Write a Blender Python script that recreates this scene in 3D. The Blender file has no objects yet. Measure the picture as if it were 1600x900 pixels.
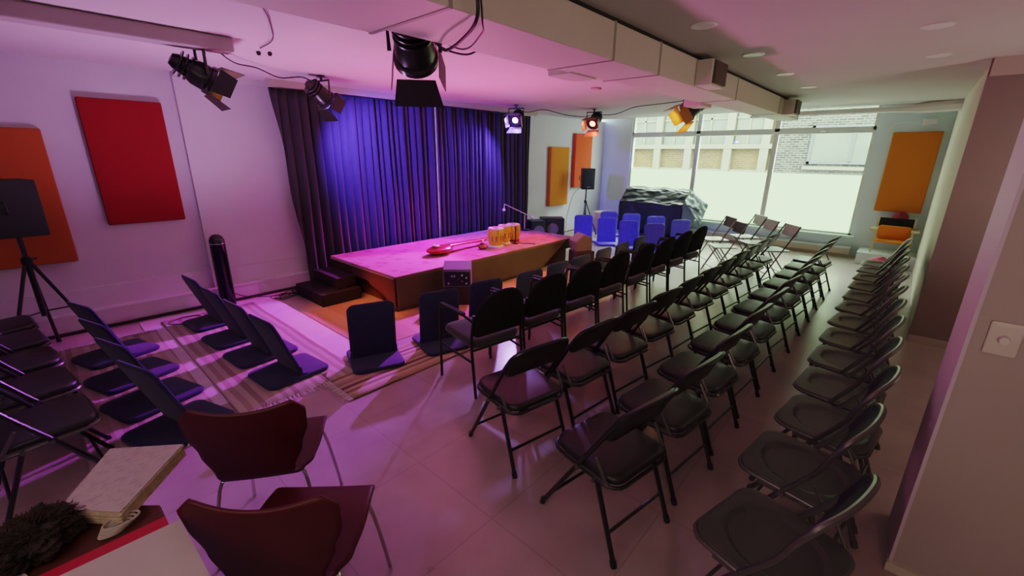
import bpy, math, random
from mathutils import Vector, Matrix, noise
random.seed(7)
PI = math.pi
R = math.radians
sc = bpy.context.scene
col = sc.collection

# ------------------------------------------------------------------ materials
def mat(name, rgb, rough=0.6, metal=0.0, var=0.0, scale=8.0, bump=0.0, bscale=60.0, sheen=0.0, spec=0.5, emit=None, estr=0.0, coat=0.0):
    m = bpy.data.materials.new(name); m.use_nodes = True
    nt = m.node_tree; N = nt.nodes; L = nt.links
    b = N['Principled BSDF']
    b.inputs['Base Color'].default_value = (*rgb, 1)
    b.inputs['Roughness'].default_value = rough
    b.inputs['Metallic'].default_value = metal
    b.inputs['Specular IOR Level'].default_value = spec
    b.inputs['Coat Weight'].default_value = coat
    if sheen:
        b.inputs['Sheen Weight'].default_value = sheen
    tc = N.new('ShaderNodeTexCoord')
    if var:
        n = N.new('ShaderNodeTexNoise'); n.inputs['Scale'].default_value = scale; n.inputs['Detail'].default_value = 5
        L.new(tc.outputs['Object'], n.inputs['Vector'])
        r = N.new('ShaderNodeMapRange'); r.inputs[1].default_value = .3; r.inputs[2].default_value = .7
        r.inputs[3].default_value = 1 - var; r.inputs[4].default_value = 1 + var
        L.new(n.outputs['Fac'], r.inputs[0])
        v = N.new('ShaderNodeVectorMath'); v.operation = 'SCALE'; v.inputs[0].default_value = rgb
        L.new(r.outputs[0], v.inputs['Scale']); L.new(v.outputs[0], b.inputs['Base Color'])
    if bump:
        n2 = N.new('ShaderNodeTexNoise'); n2.inputs['Scale'].default_value = bscale; n2.inputs['Detail'].default_value = 4
        L.new(tc.outputs['Object'], n2.inputs['Vector'])
        bp = N.new('ShaderNodeBump'); bp.inputs['Strength'].default_value = bump; bp.inputs['Distance'].default_value = .01
        L.new(n2.outputs['Fac'], bp.inputs['Height']); L.new(bp.outputs[0], b.inputs['Normal'])
    if emit:
        b.inputs['Emission Color'].default_value = (*emit, 1); b.inputs['Emission Strength'].default_value = estr
    return m

def nodes(m):
    return m.node_tree.nodes, m.node_tree.links, m.node_tree.nodes['Principled BSDF']

M = {}
M['wall'] = mat('wall_paint', (.62, .60, .64), .75, var=.04, scale=2, bump=.05, bscale=120)
M['wall_blue'] = mat('pale_blue_paint', (.72, .86, .88), .75, var=.03, scale=2)
M['wall_shade'] = mat('shaded_pier_wall', (.27, .21, .195), .8, var=.05, scale=2)  # pier face: its shade is put into the darker base colour
M['wall_near'] = mat('warm_wall_paint', (.44, .38, .34), .7, var=.04, scale=1.5, bump=.04, bscale=90)
M['wall_edge'] = mat('purple_lit_edge', (.62, .52, .60), .6)  # end face of the near wall, purple light put into its colour
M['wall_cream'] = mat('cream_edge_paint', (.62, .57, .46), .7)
M['ceiling'] = mat('ceiling_paint', (.60, .56, .55), .8, var=.03, scale=1)
M['duct'] = mat('duct_paint', (.66, .63, .54), .6, var=.03, scale=3)
M['trim'] = mat('white_trim', (.66, .63, .66), .5)
M['gap_shade'] = mat('gap_shade', (.03, .025, .025), .8)  # near-black fill for gaps that are only in shade
M['black_metal'] = mat('black_enamel', (.012, .012, .013), .32, metal=.0, spec=.6)
M['black_vinyl'] = mat('black_vinyl', (.020, .019, .019), .36, bump=.08, bscale=220, spec=.6)
M['black_fabric'] = mat('black_fabric', (.020, .019, .019), .95, bump=.3, bscale=300, spec=.15)
M['seat_fabric'] = mat('dark_seat_fabric', (.045, .038, .042), .85, bump=.3, bscale=300, sheen=.3)
M['steel_dark'] = mat('charcoal_enamel_steel', (.065, .065, .062), .38, spec=.55)
M['steel_frame'] = mat('grey_tube', (.16, .155, .15), .35, metal=.6)
M['navy_back'] = mat('navy_back', (.006, .006, .014), .7)
M['rubber'] = mat('rubber', (.015, .015, .015), .8)
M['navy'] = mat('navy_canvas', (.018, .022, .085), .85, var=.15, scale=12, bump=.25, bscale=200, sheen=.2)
M['blue_lit_canvas'] = mat('blue_lit_canvas', (.085, .08, .50), .85, var=.12, scale=12, bump=.2, bscale=200, sheen=.2)  # navy canvas with the blue stage light put into its colour
M['red_shell'] = mat('red_lacquered_shell', (.085, .006, .009), .45, var=.08, scale=5, spec=.45)
M['chrome'] = mat('chrome', (.6, .6, .62), .18, metal=1)
M['red_panel'] = mat('red_acoustic_fabric', (.27, .002, .007), .9, bump=.25, bscale=250)
M['scarlet_panel'] = mat('scarlet_acoustic_fabric', (.72, .09, .02), .9, bump=.25, bscale=250)
M['orange_panel'] = mat('orange_acoustic_fabric', (.62, .20, .015), .9, bump=.25, bscale=250)
M['rust_panel'] = mat('rust_acoustic_fabric', (.42, .10, .02), .9, bump=.25, bscale=250)
M['stage_side'] = mat('stage_side_cloth', (.06, .03, .022), .9, var=.1, bump=.2, bscale=180)
M['skirt'] = mat('stage_skirt_cloth', (.10, .075, .038), .92, var=.12, scale=3, bump=.3, bscale=160)
M['plastic'] = mat('black_plastic', (.02, .02, .022), .5, bump=.15, bscale=250)
M['grille'] = mat('speaker_grille', (.03, .03, .032), .55, metal=.4, bump=.6, bscale=400)
M['silver'] = mat('silver_plastic', (.55, .55, .58), .35, metal=.5)
M['grey_lilac'] = mat('grey_cabinet_carpet', (.16, .15, .18), .75)
M['wood'] = mat('wood', (.35, .17, .07), .5, var=.2, scale=6)
M['tanpura'] = mat('red_varnished_wood', (.30, .018, .008), .28, var=.15, scale=9, coat=.5)
M['bone'] = mat('bone', (.75, .68, .5), .5)
M['tabla_skin'] = mat('drum_skin', (.70, .62, .55), .6)
M['brass'] = mat('brass', (.75, .45, .12), .25, metal=1)
M['cable'] = mat('black_cable', (.012, .010, .012), .5)
M['white_paint'] = mat('white_enamel', (.78, .78, .74), .4)
M['alu'] = mat('window_aluminium', (.72, .75, .68), .5, metal=.0)
M['amber_glow'] = mat('amber_lens', (.9, .6, .2), .3, emit=(1, .62, .16), estr=14)
M['blue_glow'] = mat('blue_lens', (.3, .3, .9), .3, emit=(.25, .2, 1), estr=14)
M['violet_glow'] = mat('violet_lens', (.6, .5, .9), .3, emit=(.75, .6, 1), estr=9)
M['red_glow'] = mat('red_lens', (.9, .2, .1), .3, emit=(1, .22, .10), estr=14)
M['gel_amber'] = mat('amber_lit_flap', (.55, .22, .05), .5)
M['flap_black'] = mat('black_flap', (.02, .018, .018), .45)
M['flap_lit_amber'] = mat('lit_amber_flap', (.45, .25, .06), .45)  # lamp glow on black flaps put into amber, violet and red colours
M['flap_lit_violet'] = mat('lit_violet_flap', (.45, .38, .62), .4)
M['flap_lit_red'] = mat('lit_red_flap', (.55, .20, .14), .4)
M['tarp'] = mat('black_tarpaulin', (.020, .023, .023), .5, bump=.25, bscale=14, spec=.6)
M['tarp_light'] = mat('grey_tarpaulin_inside', (.16, .21, .19), .5, bump=.4, bscale=14)
M['grey_chair'] = mat('grey_folding_chair', (.50, .52, .45), .5)
M['light_tube'] = mat('light_grey_tube', (.30, .30, .28), .35, metal=.5)
M['orange_canvas'] = mat('orange_canvas', (.80, .26, .02), .8)
M['pine'] = mat('pale_wood', (.62, .50, .30), .5, var=.1)
M['cap_red'] = mat('dark_pink_wool', (.20, .015, .035), .9, bump=.4, bscale=80)
M['dark_cloth'] = mat('dark_cloth', (.025, .025, .03), .9)
M['table_wood'] = mat('dark_red_table_top', (.10, .03, .02), .45, var=.2, scale=5)
M['crimson'] = mat('crimson_folder', (.42, .01, .05), .5)
M['scarf'] = mat('brown_black_wool', (.03, .02, .017), .95, var=.9, scale=25, bump=1.0, bscale=90)
M['cord'] = mat('pale_cord', (.42, .40, .33), .8, bump=.4, bscale=90)
M['road'] = mat('asphalt', (.25, .25, .24), .9)
M['stone'] = mat('cream_stone', (.17, .17, .11), .8, var=.06, scale=1.5)
M['win_outside'] = mat('outside_window_pane', (.10, .12, .08), .5, var=.2, scale=.8)
M['win_frame_out'] = mat('outside_window_frame', (.08, .09, .09), .5)

def paper_material():
    m = mat('printed_paper', (.58, .54, .50), .8); N, L, b = nodes(m)
    tc = N.new('ShaderNodeTexCoord')
    w = N.new('ShaderNodeTexWave'); w.bands_direction = 'Y'; w.inputs['Scale'].default_value = 26; w.inputs['Distortion'].default_value = .4
    n = N.new('ShaderNodeTexNoise'); n.inputs['Scale'].default_value = 40
    L.new(tc.outputs['Object'], w.inputs['Vector']); L.new(tc.outputs['Object'], n.inputs['Vector'])
    mu = N.new('ShaderNodeMath'); mu.operation = 'MULTIPLY'; L.new(w.outputs['Fac'], mu.inputs[0]); L.new(n.outputs['Fac'], mu.inputs[1])
    r = N.new('ShaderNodeValToRGB'); r.color_ramp.elements[0].position = .40; r.color_ramp.elements[0].color = (.46, .42, .41, 1)
    r.color_ramp.elements[1].position = .62; r.color_ramp.elements[1].color = (.26, .23, .25, 1)
    L.new(mu.outputs[0], r.inputs[0]); L.new(r.outputs[0], b.inputs['Base Color'])
    return m
M['paper'] = paper_material()
M['paper_edge'] = mat('cream_page_edges', (.55, .48, .33), .8, var=.2, scale=40)
M['plain_paper'] = mat('white_paper', (.50, .47, .43), .8, var=.05, scale=10)

def floor_material():
    m = mat('tile_floor', (.4, .38, .36), .38, spec=.5, coat=.35); N, L, b = nodes(m)
    b.inputs['Coat Roughness'].default_value = .22
    tc = N.new('ShaderNodeTexCoord')
    mp = N.new('ShaderNodeMapping'); mp.inputs['Rotation'].default_value = (0, 0, 0)
    L.new(tc.outputs['Object'], mp.inputs[0])
    br = N.new('ShaderNodeTexBrick'); br.offset = 0
    br.inputs['Scale'].default_value = 1.0; br.inputs['Mortar Size'].default_value = .003
    br.inputs['Brick Width'].default_value = .61; br.inputs['Row Height'].default_value = .61
    br.inputs['Color1'].default_value = (.43, .36, .335, 1); br.inputs['Color2'].default_value = (.415, .35, .325, 1)
    br.inputs['Mortar'].default_value = (.34, .28, .26, 1)
    L.new(mp.outputs[0], br.inputs['Vector'])
    n = N.new('ShaderNodeTexNoise'); n.inputs['Scale'].default_value = 3; n.inputs['Detail'].default_value = 6
    L.new(tc.outputs['Object'], n.inputs['Vector'])
    r = N.new('ShaderNodeMapRange'); r.inputs[1].default_value = .3; r.inputs[2].default_value = .7; r.inputs[3].default_value = .88; r.inputs[4].default_value = 1.1
    L.new(n.outputs['Fac'], r.inputs[0])
    v = N.new('ShaderNodeVectorMath'); v.operation = 'SCALE'; L.new(br.outputs['Color'], v.inputs[0]); L.new(r.outputs[0], v.inputs['Scale'])
    L.new(v.outputs[0], b.inputs['Base Color'])
    r2 = N.new('ShaderNodeMapRange'); r2.inputs[3].default_value = .24; r2.inputs[4].default_value = .36
    L.new(n.outputs['Fac'], r2.inputs[0]); L.new(r2.outputs[0], b.inputs['Roughness'])
    return m
M['floor'] = floor_material()

def stripe_material(name, cols, scale, axis='X', distort=.6, rough=.9):
    m = mat(name, cols[0], rough); N, L, b = nodes(m)
    tc = N.new('ShaderNodeTexCoord')
    w = N.new('ShaderNodeTexWave'); w.bands_direction = axis; w.wave_profile = 'SAW'
    w.inputs['Scale'].default_value = scale; w.inputs['Distortion'].default_value = distort; w.inputs['Detail'].default_value = 3
    L.new(tc.outputs['Object'], w.inputs['Vector'])
    r = N.new('ShaderNodeValToRGB'); cr = r.color_ramp; cr.interpolation = 'CONSTANT'
    while len(cr.elements) < len(cols): cr.elements.new(.5)
    for i, c in enumerate(cols):
        cr.elements[i].position = i / len(cols); cr.elements[i].color = (*c, 1)
    L.new(w.outputs['Fac'], r.inputs[0]); L.new(r.outputs[0], b.inputs['Base Color'])
    n2 = N.new('ShaderNodeTexNoise'); n2.inputs['Scale'].default_value = 150
    bp = N.new('ShaderNodeBump'); bp.inputs['Strength'].default_value = .4; bp.inputs['Distance'].default_value = .01
    L.new(tc.outputs['Object'], n2.inputs['Vector']); L.new(n2.outputs['Fac'], bp.inputs['Height']); L.new(bp.outputs[0], b.inputs['Normal'])
    return m
M['rug'] = stripe_material('striped_woven_rug', [(.42, .33, .22), (.52, .44, .30), (.30, .20, .12), (.50, .42, .30), (.16, .10, .07), (.46, .38, .26), (.36, .26, .17)], 1.3, 'Y', 1.0)
M['rug_side'] = stripe_material('striped_side_rug', [(.44, .36, .30), (.52, .46, .42), (.40, .32, .27), (.50, .44, .39), (.34, .26, .22), (.48, .41, .35)], 1.3, 'X', 1.0)
M['pale_lit_area'] = mat('pale_lit_area', (.62, .56, .60), .8, var=.06, scale=5, bump=.2, bscale=150)  # pale tone of the purple-lit floor
M['fringe'] = mat('cream_fringe', (.62, .56, .52), .9)
M['tan_floor'] = stripe_material('tan_plank_mat', [(.42, .26, .14), (.47, .30, .17), (.40, .24, .13)], .7, 'X', .3, .45)

def stage_top_material():
    m = mat('faded_red_stage_carpet', (.5, .2, .2), .85); N, L, b = nodes(m)
    tc = N.new('ShaderNodeTexCoord')
    n = N.new('ShaderNodeTexNoise'); n.inputs['Scale'].default_value = 7; n.inputs['Detail'].default_value = 8; n.inputs['Roughness'].default_value = .7
    v = N.new('ShaderNodeTexVoronoi'); v.inputs['Scale'].default_value = 5
    L.new(tc.outputs['Object'], n.inputs['Vector']); L.new(tc.outputs['Object'], v.inputs['Vector'])
    a = N.new('ShaderNodeMath'); a.operation = 'ADD'; L.new(n.outputs['Fac'], a.inputs[0])
    mm = N.new('ShaderNodeMath'); mm.operation = 'MULTIPLY'; mm.inputs[1].default_value = .35; L.new(v.outputs['Distance'], mm.inputs[0]); L.new(mm.outputs[0], a.inputs[1])
    r = N.new('ShaderNodeValToRGB'); e = r.color_ramp.elements
    e[0].position = .42; e[0].color = (.22, .075, .11, 1); e[1].position = .68; e[1].color = (.50, .20, .26, 1)
    L.new(a.outputs[0], r.inputs[0]); L.new(r.outputs[0], b.inputs['Base Color'])
    return m
M['stage_top'] = stage_top_material()

def curtain_material():
    m = mat('dark_velvet_curtain', (.040, .033, .048), .9, sheen=.15); N, L, b = nodes(m)
    return m
M['curtain'] = curtain_material()

def brick_material(name, c1, c2, mort):
    m = mat(name, c1, .85); N, L, b = nodes(m)
    tc = N.new('ShaderNodeTexCoord'); mp = N.new('ShaderNodeMapping'); mp.inputs['Rotation'].default_value = (0, R(90), R(90))
    sp = N.new('ShaderNodeSeparateXYZ'); cb = N.new('ShaderNodeCombineXYZ')
    L.new(tc.outputs['Object'], sp.inputs[0]); L.new(sp.outputs['Y'], cb.inputs['X']); L.new(sp.outputs['Z'], cb.inputs['Y'])
    br = N.new('ShaderNodeTexBrick'); br.inputs['Scale'].default_value = 1; br.inputs['Brick Width'].default_value = .26; br.inputs['Row Height'].default_value = .09
    br.inputs['Mortar Size'].default_value = .012
    br.inputs['Color1'].default_value = (*c1, 1); br.inputs['Color2'].default_value = (*c2, 1); br.inputs['Mortar'].default_value = (*mort, 1)
    L.new(cb.outputs[0], br.inputs['Vector']); L.new(br.outputs['Color'], b.inputs['Base Color'])
    return m
M['brick'] = brick_material('tan_brick', (.13, .082, .03), (.09, .055, .02), (.14, .12, .07))
M['brick_grey'] = brick_material('grey_brown_brick', (.07, .066, .05), (.02, .018, .014), (.14, .14, .12))

def glass_material():
    m = bpy.data.materials.new('clear_window_glass'); m.use_nodes = True
    N = m.node_tree.nodes; L = m.node_tree.links; N.clear()
    o = N.new('ShaderNodeOutputMaterial'); mx = N.new('ShaderNodeMixShader'); t = N.new('ShaderNodeBsdfTransparent'); g = N.new('ShaderNodeBsdfGlossy')
    g.inputs['Roughness'].default_value = .02; t.inputs[0].default_value = (.95, 1, .96, 1); mx.inputs[0].default_value = .06
    L.new(t.outputs[0], mx.inputs[1]); L.new(g.outputs[0], mx.inputs[2]); L.new(mx.outputs[0], o.inputs[0])
    return m
M['glass'] = glass_material()
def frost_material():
    m = bpy.data.materials.new('self_lit_frosted_film'); m.use_nodes = True
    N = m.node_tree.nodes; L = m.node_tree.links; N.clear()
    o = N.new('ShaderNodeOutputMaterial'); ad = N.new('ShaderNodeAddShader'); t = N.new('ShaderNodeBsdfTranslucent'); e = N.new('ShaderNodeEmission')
    t.inputs[0].default_value = (.03, .036, .025, 1); e.inputs[0].default_value = (.69, 1.0, .54, 1); e.inputs[1].default_value = 2.25  # film emits by itself, in place of daylight coming through
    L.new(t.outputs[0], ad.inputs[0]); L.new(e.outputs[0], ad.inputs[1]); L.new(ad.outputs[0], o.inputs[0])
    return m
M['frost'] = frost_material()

# ------------------------------------------------------------------ mesh builder
class MB:
    def __init__(s): s.v = []; s.f = []
    def add(s, vs, fs, xf=None):
        b = len(s.v)
        for p in vs:
            p = Vector(p)
            if xf is not None: p = xf @ p if isinstance(xf, Matrix) else Vector(xf(p))
            s.v.append(tuple(p))
        s.f += [tuple(i + b for i in f) for f in fs]
        return s
    def box(s, x0, x1, y0, y1, z0, z1, xf=None):
        vs = [(x, y, z) for z in (z0, z1) for y in (y0, y1) for x in (x0, x1)]
        return s.add(vs, [(0, 2, 3, 1), (4, 5, 7, 6), (0, 1, 5, 4), (1, 3, 7, 5), (3, 2, 6, 7), (2, 0, 4, 6)], xf)
    def cbox(s, c, d, xf=None):
        return s.box(c[0]-d[0]/2, c[0]+d[0]/2, c[1]-d[1]/2, c[1]+d[1]/2, c[2]-d[2]/2, c[2]+d[2]/2, xf)
    def prism(s, pts, x0, x1, xf=None):           # polygon in (y,z) swept along x
        n = len(pts)
        vs = [(x0, p[0], p[1]) for p in pts] + [(x1, p[0], p[1]) for p in pts]
        fs = [tuple(range(n))[::-1], tuple(range(n, 2*n))] + [(i, (i+1) % n, (i+1) % n + n, i+n) for i in range(n)]
        return s.add(vs, fs, xf)
    def tube(s, pts, r, seg=8, closed=False, xf=None, cap=True):
        P = [Vector(p) for p in pts]; n = len(P); rr = r if isinstance(r, (list, tuple)) else [r]*n
        T = []
        for i in range(n):
            a = P[(i-1) % n] if (closed or i > 0) else P[i]; b = P[(i+1) % n] if (closed or i < n-1) else P[i]
            t = (b - a); T.append(t.normalized() if t.length > 1e-9 else Vector((0, 0, 1)))
        u = T[0].orthogonal().normalized(); vs = []; fs = []
        for i in range(n):
            u = (u - T[i]*u.dot(T[i]))
            u = u.normalized() if u.length > 1e-6 else T[i].orthogonal().normalized()
            w = T[i].cross(u)
            for k in range(seg):
                a = 2*PI*k/seg; vs.append(tuple(P[i] + (u*math.cos(a) + w*math.sin(a))*rr[i]))
        m = n if closed else n-1
        for i in range(m):
            j = (i+1) % n
            for k in range(seg):
                k2 = (k+1) % seg; fs.append((i*seg+k, i*seg+k2, j*seg+k2, j*seg+k))
        if cap and not closed:
            fs.append(tuple(range(seg))[::-1]); fs.append(tuple((n-1)*seg + k for k in range(seg)))
        return s.add(vs, fs, xf)
    def lathe(s, prof, seg=24, xf=None):           # prof: (r,z)
        vs = []; fs = []; n = len(prof)
        for (r, z) in prof:
            for k in range(seg):
                a = 2*PI*k/seg; vs.append((max(r, 1e-4)*math.cos(a), max(r, 1e-4)*math.sin(a), z))
        for i in range(n-1):
            for k in range(seg):
                k2 = (k+1) % seg; fs.append((i*seg+k, i*seg+k2, (i+1)*seg+k2, (i+1)*seg+k))
        fs.append(tuple(range(seg))[::-1]); fs.append(tuple((n-1)*seg+k for k in range(seg)))
        return s.add(vs, fs, xf)
    def cushion(s, outl, z0, z1, r, dome=0.0, xf=None, zf=None, steps=4, rings=4):
        cx = sum(p[0] for p in outl)/len(outl); cy = sum(p[1] for p in outl)/len(outl)
        hx = max(abs(p[0]-cx) for p in outl); hy = max(abs(p[1]-cy) for p in outl); n = len(outl)
        prof = [(1 - 1.0, z0)]
        prof = []
        for k in range(steps+1):
            a = PI/2*k/steps; prof.append((r*(1-math.sin(a)), z0 + r*(1-math.cos(a))))
        for k in range(steps+1):
            a = PI/2*k/steps; prof.append((r*(1-math.cos(a)), z1 - r*(1-math.sin(a))))
        ringsl = [(ins, z, 0) for ins, z in prof]
        vs = []; fs = []
        def ring(ins, z, q):
            sx = (1-ins/hx)*(1-q); sy = (1-ins/hy)*(1-q)
            for p in outl:
                x = cx+(p[0]-cx)*sx; y = cy+(p[1]-cy)*sy
                zz = z + (zf(x, y) if zf and q >= 0 and z > (z0+z1)/2 else 0)
                vs.append((x, y, zz))
        for ins, z, q in ringsl: ring(ins, z, 0)
        nr = len(ringsl)
        for k in range(1, rings):
            q = k/rings; ring(r, z1 + dome*(1-(1-q)**2), q); nr += 1
        for i in range(nr-1):
            for k in range(n):
                k2 = (k+1) % n; fs.append((i*n+k, i*n+k2, (i+1)*n+k2, (i+1)*n+k))
        fs.append(tuple(range(n))[::-1])
        vs.append((cx, cy, z1+dome+(zf(cx, cy) if zf else 0))); c = len(vs)-1
        for k in range(n): fs.append(((nr-1)*n+k, (nr-1)*n+(k+1) % n, c))
        return s.add(vs, fs, xf)
    def grid(s, fn, nu, nv, xf=None):
        vs = [fn(i/nu, j/nv) for i in range(nu+1) for j in range(nv+1)]
        fs = [(i*(nv+1)+j, (i+1)*(nv+1)+j, (i+1)*(nv+1)+j+1, i*(nv+1)+j+1) for i in range(nu) for j in range(nv)]
        return s.add(vs, fs, xf)
    def build(s, name, m, parent=None, smooth=True, bevel=0.0, solid=0.0, loc=None, rotz=None):
        me = bpy.data.meshes.new(name); me.from_pydata(s.v, [], s.f); me.validate(); me.update()
        o = bpy.data.objects.new(name, me); col.objects.link(o)
        me.materials.append(m if not isinstance(m, str) else M[m])
        if smooth:
            for p in me.polygons: p.use_smooth = True
            me.set_sharp_from_angle(angle=R(38))
        if bevel:
            b = o.modifiers.new('bevel', 'BEVEL'); b.width = bevel; b.segments = 2; b.limit_method = 'ANGLE'; b.angle_limit = R(40)
        if solid:
            b = o.modifiers.new('solid', 'SOLIDIFY'); b.thickness = solid; b.offset = 0
        if parent is not None: o.parent = parent
        if loc is not None: o.location = loc
        if rotz is not None: o.rotation_euler.z = rotz
        return o

def rrect(w, d, r, n=5, cx=0, cy=0):
    pts = []
    for (sx, sy, a0) in ((1, 1, 0), (-1, 1, 90), (-1, -1, 180), (1, -1, 270)):
        for k in range(n+1):
            a = R(a0 + 90*k/n); pts.append((cx + sx*(w/2-r) + r*math.cos(a), cy + sy*(d/2-r) + r*math.sin(a)))
    return pts
def dense(pts, step=.03):
    out = []
    for a, b in zip(pts, pts[1:]+pts[:1]):
        n = max(1, int(math.dist(a, b)/step))
        out += [(a[0]+(b[0]-a[0])*k/n, a[1]+(b[1]-a[1])*k/n) for k in range(n)]
    return out
def smooth_path(pts, sub=6, closed=False):
    P = [Vector(p) for p in pts]; n = len(P); out = []
    for i in range(n if closed else n-1):
        g = (lambda k: P[k % n]) if closed else (lambda k: P[max(0, min(n-1, k))])
        p0, p1, p2, p3 = g(i-1), g(i), g(i+1), g(i+2)
        for k in range(sub):
            t = k/sub
            out.append(.5*((2*p1) + (-p0+p2)*t + (2*p0-5*p1+4*p2-p3)*t*t + (-p0+3*p1-3*p2+p3)*t**3))
    if not closed: out.append(P[-1])
    return out

def tag(o, label=None, cat=None, group=None, kind=None):
    if label: o['label'] = label
    if cat: o['category'] = cat
    if group: o['group'] = group
    if kind: o['kind'] = kind
    return o
def thing(name, label, cat, loc=(0, 0, 0), rotz=0, group=None):
    o = bpy.data.objects.new(name, None); col.objects.link(o); o.empty_display_size = .1
    o.location = loc; o.rotation_euler = (0, 0, rotz)
    return tag(o, label, cat, group)
def struct(name, mb, m, **k):
    o = mb.build(name, m, smooth=False, **k); o['kind'] = 'structure'; return o
def copy_tree(o, parent=None):
    c = o.copy(); col.objects.link(c)
    if parent is not None: c.parent = parent
    for ch in list(o.children): copy_tree(ch, c)
    return c

# ------------------------------------------------------------------ camera
CZ = 1.75; FPX = 671.0
def cam_axes():
    y, p, r = R(42), R(-17.2), R(.57)
    F = Vector((math.cos(y)*math.cos(p), math.sin(y)*math.cos(p), math.sin(p)))
    Rr = Vector((math.sin(y), -math.cos(y), 0)); U = Rr.cross(F)
    return (math.cos(r)*Rr + math.sin(r)*U), (-math.sin(r)*Rr + math.cos(r)*U), F
RX, UX, FX = cam_axes()
cam = bpy.data.cameras.new('camera'); camo = bpy.data.objects.new('camera', cam); col.objects.link(camo)
cam.sensor_width = 36; cam.lens = FPX/1600*36; cam.clip_start = .05; cam.clip_end = 200
camo.matrix_world = Matrix.Translation((0, 0, CZ)) @ Matrix((RX, UX, -FX)).transposed().to_4x4()
sc.camera = camo

# ------------------------------------------------------------------ room shell
H = 2.56
X0, X1, Y0, Y1 = -3.2, 10.1, -3.2, 6.0
struct('floor', MB().box(X0-.1, X1+.1, Y0-.1, Y1+.2, -.08, 0), 'floor')
struct('ceiling', MB().box(X0-.1, 9.35, Y0-.1, Y1+.2, H, H+.1).box(9.35, X1+.3, Y0-.1, Y1+.2, H+.12, H+.22).box(9.30, 9.35, Y0, Y1+.1, H, H+.22), 'ceiling')
struct('wall_left', MB().box(X0, 1.28, Y1+.07, Y1+.2, 0, H), 'wall')
struct('wall_stage', MB().box(1.28, X1, Y1, Y1+.2, 0, H), 'wall')
struct('trim_9', MB().box(1.28, X1, Y1-.025, Y1, 0, .40), 'wall')
struct('trim_10', MB().box(X0, 1.28, Y1+.035, Y1+.07, 0, .40), 'wall')
struct('wall_back', MB().box(X0-.12, X0, Y0, Y1+.15, 0, H), 'wall')
struct('wall_right', MB().box(X0, 5.9, Y0-.12, Y0, 0, H), 'wall')
# near wall with the light switch (faces the camera side) and its end face
struct('wall_near', MB().box(2.23, 2.62, Y0, -.28, 0, H), 'wall_near')
struct('trim_1', MB().box(2.225, 2.62, -.28, -.268, 0, H), 'wall_edge')
struct('baseboard_near', MB().box(2.21, 2.23, -1.2, -.262, 0, .045), 'wall_cream')
# pier beyond the alcove and the wall behind the last row
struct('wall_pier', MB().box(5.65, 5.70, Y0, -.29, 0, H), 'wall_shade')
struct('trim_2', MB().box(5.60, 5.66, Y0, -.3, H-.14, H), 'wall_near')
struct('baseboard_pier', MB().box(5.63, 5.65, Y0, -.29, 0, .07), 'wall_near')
struct('wall_far_right', MB().box(5.70, X1, -.42, -.31, 0, H+.12), 'wall_cream')
# window wall
wy0, wy1, wz0, wz1 = .64, 5.24, .38, 2.56
struct('wall_window', MB().box(X1, X1+.2, wy1, Y1+.1, 0, H+.12).box(X1, X1+.2, -.42, wy0, 0, H+.12).box(X1, X1+.2, wy0, wy1, 0, wz0), 'wall_blue')
struct('trim_3', MB().box(X1-.14, X1, wy0-.05, 5.2, .0, .16), 'wall_cream')
struct('trim_4', MB().box(X1-.16, X1+.02, wy0-.06, 5.2, .355, .385).box(X1-.155, X1, wy0-.05, 5.2, .16, .185), 'wall_blue')
struct('trim_5', MB().box(9.45, X1, -.31, .46, 0, .20), 'wall_blue')
struct('baseboard_window', MB().box(X1-.17, X1-.13, .46, 5.2, 0, .05), mat('tan_base', (.36, .30, .22), .7))
# window frames and glass: three bays
mull = [5.24, 3.67, 2.16, .64]
names = 0
for b in range(3):
    ya, yb = mull[b+1], mull[b]
    f = .042
    fr = struct('window_%d' % (b+1), MB().box(X1+.02, X1+.10, ya, ya+f, wz0, wz1+.1).box(X1+.02, X1+.10, yb-f, yb, wz0, wz1+.1)
                .box(X1+.0, X1+.11, ya, yb, 2.185, 2.235).box(X1+.02, X1+.10, ya, yb, 2.235, 2.29)
                .box(X1+.02, X1+.10, ya, yb, wz0, wz0+.035).box(X1+.02, X1+.10, ya, yb, wz1+.07, wz1+.12), 'alu')
    MB().box(X1+.055, X1+.06, ya+f, yb-f, wz0+.035, wz1+.07).build('window_glass', 'glass', fr, smooth=False)
    ft = 1.46
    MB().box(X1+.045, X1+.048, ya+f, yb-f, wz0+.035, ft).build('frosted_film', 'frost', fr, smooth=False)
    MB().tube([(X1-.005, (ya+yb)/2-.04, 2.215), (X1-.03, (ya+yb)/2, 2.225), (X1-.005, (ya+yb)/2+.04, 2.215)], .008).build('window_latch', 'alu', fr)
# convector along the left wall
struct('trim_6', MB().box(X0, 1.28, 5.98, 6.07, .0, .185).box(X0, 2.5, 5.90, 5.975, .02, .172).box(X0, 2.5, 5.89, 5.974, .1725, .19).box(6.9, X1, 5.92, 5.974, .02, .17), 'trim')
struct('trim_7', MB().box(X0, 2.5, 5.86, 5.90, 0, .025), 'gap_shade')  # dark strip painted in for the shaded gap at the convector foot
struct('trim_8', MB().box(1.28, 2.3, 5.93, 6.0, H-.05, H), 'trim')

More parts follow.
